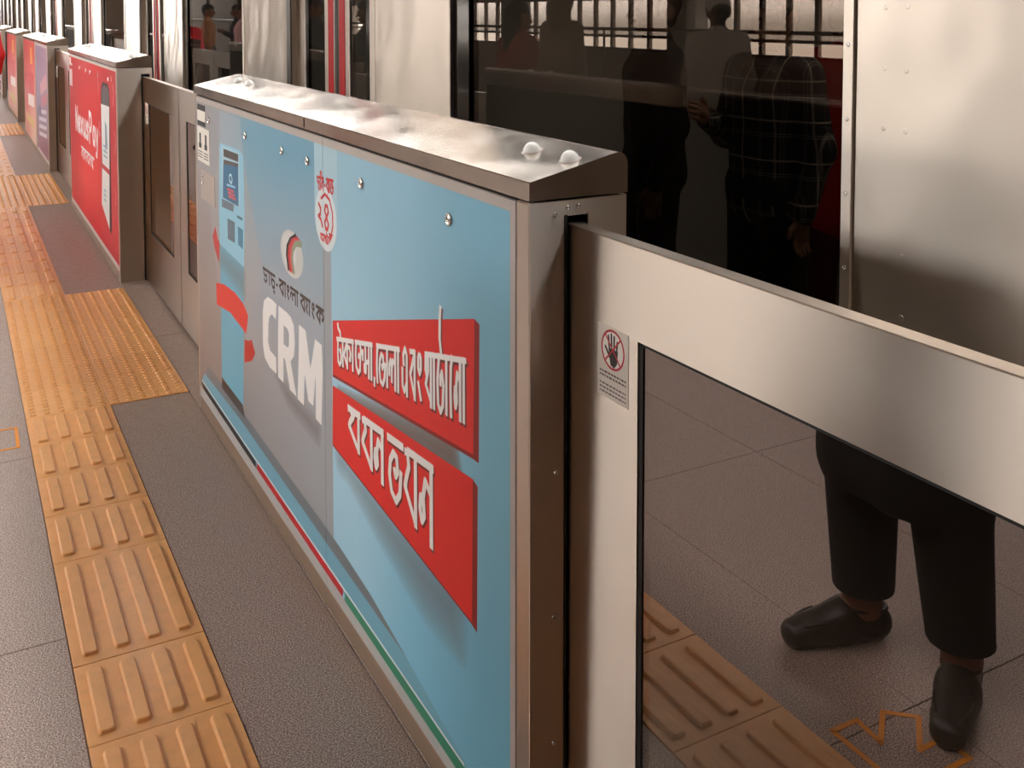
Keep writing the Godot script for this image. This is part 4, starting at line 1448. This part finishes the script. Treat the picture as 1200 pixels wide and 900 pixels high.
func arm_bones(j: Dictionary, grow: float, to_wrist := true) -> Array:
	var out := []
	for n in ["l", "r"]:
		out.append([j[n + "shoulder"], j[n + "elbow"], 0.054 + grow, 0.042 + grow])
		if to_wrist:
			out.append([j[n + "elbow"], j[n + "wrist"], 0.040 + grow, 0.028 + grow * 1.1])
	return out


func torso_bones(grow: float, hem: float) -> Array:
	var out := []
	for s in [-1.0, 1.0]:
		out.append([V(0.065 * s, 1.30, 0.0), V(0.055 * s, 1.08, 0.0), 0.112 + grow, 0.096 + grow])
		out.append([V(0.055 * s, 1.08, 0.0), V(0.07 * s, hem, 0.005), 0.096 + grow, 0.106 + grow * 1.2])
		out.append([V(0.02 * s, 1.42, 0.01), V(0.16 * s, 1.375, 0.01), 0.05 + grow, 0.052 + grow])
	return out


func leg_bones(j: Dictionary, grow: float) -> Array:
	var out := []
	for n in ["l", "r"]:
		out.append([j[n + "hip"], j[n + "knee"], 0.092 + grow * 0.7, 0.058 + grow])
		out.append([j[n + "knee"], j[n + "ankle"], 0.056 + grow, 0.040 + grow * 1.2])
	return out


func hand_bones(w: Vector3, along: Vector3, side: float) -> Array:
	var fwd := V(0, 0, -1) if absf(along.z) < 0.7 else V(0, 1, 0)
	var across := (fwd - along * fwd.dot(along)).normalized()
	var palm_in := along.cross(across).normalized() * side
	var out := [[w, w + along * 0.085, 0.022, 0.024]]
	for k in 4:
		var root: Vector3 = w + along * 0.08 + across * (0.028 - 0.019 * k)
		var l: float = [0.036, 0.041, 0.038, 0.030][k]
		var mid := root + along * l + palm_in * 0.008
		out.append([w + along * 0.04 + across * (0.02 - 0.014 * k), root, 0.013, 0.0105])
		out.append([root, mid, 0.0095, 0.0088])
		out.append([mid, mid + along * l * 0.75 + palm_in * 0.018, 0.0086, 0.0075])
	var tb := w + along * 0.03 + across * 0.024
	out.append([tb, tb + along * 0.03 + across * 0.028, 0.013, 0.0105])
	out.append([tb + along * 0.03 + across * 0.028, tb + along * 0.06 + across * 0.034, 0.0105, 0.0085])
	return out


func head_bones() -> Array:
	var out := [[V(0, 1.615, 0.02), V(0, 1.625, -0.012), 0.088, 0.086], [V(0, 1.58, -0.03), V(0, 1.535, -0.05), 0.066, 0.046], [V(0, 1.40, 0.015), V(0, 1.55, 0.012), 0.056, 0.054],
		[V(0, 1.60, -0.098), V(0, 1.568, -0.116), 0.010, 0.015], [V(-0.03, 1.613, -0.094), V(0.03, 1.613, -0.094), 0.010, 0.010], [V(-0.016, 1.538, -0.096), V(0.016, 1.538, -0.096), 0.008, 0.008]]
	for s in [-1.0, 1.0]:
		out.append([V(0.086 * s, 1.61, 0.012), V(0.082 * s, 1.575, 0.006), 0.018, 0.012])
	return out


# the meshes of a pose, made once
func figure(pose: String) -> Dictionary:
	if cache.has("figure" + pose):
		return cache["figure" + pose]
	var j := joints(pose)
	var d := {}
	var st := SurfaceTool.new()
	var parts := [blob(torso_bones(0.0, 0.95) + arm_bones(j, 0.0) + leg_bones(j, 0.0) + [[j.lankle, j.ltoe, 0.036, 0.02], [j.rankle, j.rtoe, 0.036, 0.02], [V(0, 1.40, 0.015), V(0, 1.5, 0.012), 0.056, 0.054]], 0.018, 0.035), blob(head_bones(), 0.0065, 0.018)]
	for n in ["l", "r"]:
		parts.append(blob(hand_bones(j[n + "wrist"], j[n + "down"], -1.0 if n == "l" else 1.0), 0.0042, 0.006))
	st.begin(Mesh.PRIMITIVE_TRIANGLES)
	for p in parts:
		st.append_from(p, 0, Transform3D())
	d.body = st.commit()
	d.shirt = blob(torso_bones(0.018, 0.88) + arm_bones(j, 0.016) + [[V(0, 1.43, 0.015), V(0, 1.462, 0.015), 0.068, 0.064]], 0.016, 0.04)
	d.tunic = blob(torso_bones(0.024, 0.62) + arm_bones(j, 0.02) + [[V(0, 1.43, 0.015), V(0, 1.462, 0.015), 0.068, 0.064]], 0.016, 0.05)
	d.trousers = blob(leg_bones(j, 0.022) + [[V(-0.06, 0.93, 0), V(0.06, 0.93, 0), 0.118, 0.118]], 0.014, 0.05, 0.07)
	if pose == "wide":
		# loose straight trousers that end above the shoes
		var loose := [[V(-0.06, 0.90, 0), V(0.06, 0.90, 0), 0.14, 0.14]]
		for n in ["l", "r"]:
			var k: Vector3 = j[n + "knee"]
			var a: Vector3 = j[n + "ankle"]
			loose.append([j[n + "hip"] - V(0, 0.06, 0), k, 0.115, 0.094])
			loose.append([k, k.lerp(a, 0.97), 0.092, 0.072])
		d.trousers = blob(loose, 0.012, 0.04, 0.135)
		d.tunic = blob(torso_bones(0.03, 0.50) + arm_bones(j, 0.02) + [[V(0, 1.43, 0.015), V(0, 1.462, 0.015), 0.068, 0.064]], 0.016, 0.05, 0.43)
	d.shoes = []
	for n in ["l", "r"]:
		var a: Vector3 = j[n + "ankle"]
		var e: Vector3 = j[n + "toe"]
		var dir: Vector3 = V(e.x - a.x, 0, e.z - a.z).normalized()
		var heel := V(a.x, 0.0, a.z) - dir * 0.035
		var side := dir.cross(Vector3.UP) * 0.016
		d.shoes.append(blob([[heel + V(0, 0.036, 0), heel + dir * 0.09 + V(0, 0.033, 0), 0.036, 0.033], [heel + dir * 0.09 + V(0, 0.033, 0) - side, heel + dir * 0.215 + V(0, 0.029, 0) - side * 0.6, 0.033, 0.029], [heel + dir * 0.09 + V(0, 0.033, 0) + side, heel + dir * 0.215 + V(0, 0.029, 0) + side * 0.6, 0.033, 0.029], [heel + dir * 0.012 + V(0, 0.048, 0), heel + dir * 0.09 + V(0, 0.054, 0), 0.038, 0.042], [heel + dir * 0.09 + V(0, 0.062, 0), heel + dir * 0.175 + V(0, 0.042, 0), 0.043, 0.034]], 0.006, 0.02))
		d["foot" + n] = [heel, dir]
	d.hair = blob([[V(0, 1.645, 0.028), V(0, 1.65, -0.015), 0.088, 0.082], [V(0, 1.61, 0.05), V(0, 1.56, 0.05), 0.074, 0.05], [V(-0.055, 1.668, -0.07), V(0.055, 1.668, -0.07), 0.028, 0.028], [V(-0.083, 1.63, 0.0), V(-0.08, 1.60, -0.01), 0.02, 0.012], [V(0.083, 1.63, 0.0), V(0.08, 1.60, -0.01), 0.02, 0.012]], 0.009, 0.02)
	d.long_hair = blob([[V(0, 1.645, 0.028), V(0, 1.65, -0.015), 0.092, 0.086], [V(0, 1.62, 0.05), V(0, 1.36, 0.09), 0.085, 0.06]], 0.012, 0.02)
	d.hood = blob([[V(0, 1.62, 0.04), V(0, 1.64, 0.0), 0.112, 0.108], [V(0, 1.55, 0.06), V(0, 1.45, 0.05), 0.115, 0.12]], 0.014, 0.05)
	d.cap = blob([[V(0, 1.675, 0.02), V(0, 1.675, -0.012), 0.086, 0.084], [V(0, 1.64, 0.02), V(0, 1.64, -0.012), 0.094, 0.093]], 0.010, 0.02)
	d.eye = lathe([Vector2(0.0, -0.006), Vector2(0.009, -0.003), Vector2(0.0105, 0.0), Vector2(0.009, 0.003), Vector2(0.0, 0.006)], 10)
	cache["figure" + pose] = d
	return d


func person(pose: String, at: Vector3, towards: float, tall: float, skin: Color, hair: String, top: Material, cut_: String, legs: Material, shoe: Material, label: String, group := "") -> MeshInstance3D:
	var d := figure(pose)
	var o := MeshInstance3D.new()
	o.name = numbered("person")
	o.mesh = d.body
	var sm := mat(skin, 0.55)
	o.material_override = sm
	add_child(o)
	o.position = at
	o.rotation.y = towards
	o.scale = Vector3.ONE * tall / 1.72
	tag(o, label, "person", group)
	var child := func(called: String, m: Mesh, mt: Material, p := Vector3.ZERO) -> MeshInstance3D:
		var c := MeshInstance3D.new()
		c.name = called
		c.mesh = m
		c.material_override = mt
		o.add_child(c, true)
		c.position = p
		return c
	child.call("tunic" if cut_ == "tunic" else "shirt", d.tunic if cut_ == "tunic" else d.shirt, top)
	child.call("trousers", d.trousers, legs)
	for s in d.shoes:
		child.call("shoe", s, shoe)
	match hair:
		"hood":
			child.call("hood", d.hood, top)
		"cap":
			child.call("hair", d.hair, M.hair)
			child.call("cap", d.cap, M.paper)
		"long":
			child.call("hair", d.long_hair, M.hair)
		_:
			child.call("hair", d.hair, M.hair)
	for s in [-1.0, 1.0]:
		var e: MeshInstance3D = child.call("eye", d.eye, M.eye, V(0.031 * s, 1.598, -0.0905))
		e.rotation.x = PI / 2
	child.call("mouth", box_mesh(V(0.04, 0.004, 0.006), 0.001), M.lip, V(0, 1.537, -0.104))
	return o


func people() -> void:
	M.hair = mat(Color(0.05, 0.04, 0.035), 0.5)
	M.eye = mat(Color(0.06, 0.04, 0.035), 0.2)
	M.lip = mat(Color(0.42, 0.22, 0.19), 0.5)
	var brown := Color(0.50, 0.33, 0.24)
	var tan_ := Color(0.60, 0.42, 0.31)
	var black := mat(Color(0.06, 0.05, 0.05), 0.8)
	var charcoal := mat(Color(0.12, 0.11, 0.12), 0.8)
	var jeans := mat(Color(0.14, 0.17, 0.23), 0.8)
	var leather := mat(Color(0.17, 0.125, 0.10), 0.4)
	var red := mat(Color(0.70, 0.06, 0.08), 0.75)
	var maroon := mat(Color(0.30, 0.02, 0.04), 0.8)
	var beige := mat(Color(0.55, 0.48, 0.38), 0.85)
	var rust := mat(Color(0.50, 0.20, 0.10), 0.85)
	var white := mat(Color(0.80, 0.76, 0.70), 0.8)
	var tan_shirt := mat(Color(0.55, 0.36, 0.22), 0.8)
	var pink := mat(Color(0.78, 0.58, 0.56), 0.8)
	var im := Image.create(64, 64, false, Image.FORMAT_RGB8)
	im.fill(Color(0.14, 0.12, 0.13))
	for k in [8, 30, 34]:
		im.fill_rect(Rect2i(0, k, 64, 3 if k == 8 else 1), Color(0.78, 0.72, 0.66))
		im.fill_rect(Rect2i(k, 0, 3 if k == 8 else 1, 64), Color(0.78, 0.72, 0.66))
	var plaid := mat(Color.WHITE, 0.85)
	plaid.albedo_texture = ImageTexture.create_from_image(im)
	plaid.uv1_triplanar = true
	plaid.uv1_scale = Vector3.ONE * 6.5
	var q := -PI / 2   # looks towards the train
	# the one whose legs the nearest door mirrors
	var legs := person("wide", Vector3(-0.11, 0, -1.61), q, 1.72, brown, "short", black, "tunic", black, leather, "person in black trousers and dark loafers mirrored in the nearest door glass")
	slippers(legs, leather)
	person("still", Vector3(0.33, 0.016, -14.25), 0.3, 1.58, tan_, "long", red, "tunic", maroon, leather, "person in a long red tunic at the left picture edge")
	# others waiting on the platform, mirrored in the train windows
	var g := "people waiting on the platform"
	person("bent", Vector3(-0.64, 0, -11.7), q, 1.72, brown, "short", charcoal, "shirt", jeans, leather, "person in a dark shirt mirrored in the left leaf of the train door", g)
	person("bent", Vector3(-0.47, 0, -9.5), q + 0.6, 1.66, brown, "short", black, "shirt", jeans, leather, "person in black with one arm raised, mirrored in the right leaf of the train door", g)
	person("still", Vector3(-0.8, 0, -7.0), PI / 2, 1.62, tan_, "long", rust, "tunic", charcoal, leather, "person in a rust tunic mirrored at the left of the large window", g)
	person("still", Vector3(-2.0, 0, -8.3), PI / 2 - 0.3, 1.74, tan_, "hood", beige, "shirt", jeans, leather, "person in a beige hooded jacket mirrored in the large window", g)
	person("still", Vector3(-1.87, 0, -5.9), 0.4, 1.66, brown, "cap", white, "shirt", jeans, leather, "person in white shirt and pale cap mirrored in the large window", g)
	person("still", Vector3(-0.9, 0, -18.4), PI / 2 + 0.2, 1.70, brown, "short", tan_shirt, "shirt", jeans, leather, "person in a tan shirt mirrored with back turned in the second window", g)
	person("bent", Vector3(-1.55, 0, -19.0), q + 0.3, 1.70, brown, "short", charcoal, "shirt", black, leather, "person in dark shirt facing the train in the second window", g)
	person("still", Vector3(-1.0, 0, -16.4), q, 1.68, brown, "short", pink, "shirt", jeans, leather, "person in a pale pink shirt mirrored at the right of the second window", g)
	person("bent", Vector3(-1.4, 0, -17.1), q, 1.72, brown, "short", tan_shirt, "shirt", black, leather, "person in a tan shirt facing the train beside the pink shirt", g)
	# passengers in the carriage
	var p := "passengers inside the train"
	person("still", Vector3(2.72, -0.02, -3.65), PI / 4 + 0.4, 1.70, brown, "short", black, "shirt", charcoal, leather, "passenger in black seen in profile behind the large window", p)
	person("bent", Vector3(2.75, -0.02, -2.95), PI / 2, 1.66, tan_, "short", plaid, "shirt", charcoal, leather, "passenger in a dark plaid shirt behind the large window", p)
	person("still", Vector3(3.75, -0.02, -3.5), 2.4, 1.64, brown, "long", red, "tunic", maroon, leather, "passenger in red at the right of the large window", p)


# low-cut loafers: a vamp seam and an opening rim on each shoe
func slippers(o: MeshInstance3D, leather: Material) -> void:
	var d := figure("wide")
	var n := 0
	for c in o.get_children():
		if not String(c.name).begins_with("shoe"):
			continue
		var f: Array = d["foot" + ("l" if n == 0 else "r")]
		n += 1
		var heel: Vector3 = f[0]
		var dir: Vector3 = f[1]
		var side: Vector3 = dir.cross(Vector3.UP)
		var rim := PackedVector3Array()
		for k in 17:
			var a := TAU * k / 16.0
			rim.append(heel + dir * (0.045 + cos(a) * 0.068) + side * sin(a) * 0.040 + V(0, 0.086 + cos(a) * 0.008, 0))
		var r := MeshInstance3D.new()
		r.name = "rim"
		r.mesh = tube(rim, 0.005, 6)
		r.material_override = leather
		c.add_child(r, true)
		var seam := PackedVector3Array()
		for k in 9:
			var a := -PI / 2 + PI * k / 8.0
			seam.append(heel + dir * (0.15 + cos(a) * 0.07) + side * sin(a) * 0.04 + V(0, 0.066 - 0.012 * absf(cos(a)), 0))
		var s := MeshInstance3D.new()
		s.name = "seam"
		s.mesh = tube(seam, 0.003, 5)
		s.material_override = leather
		c.add_child(s, true)
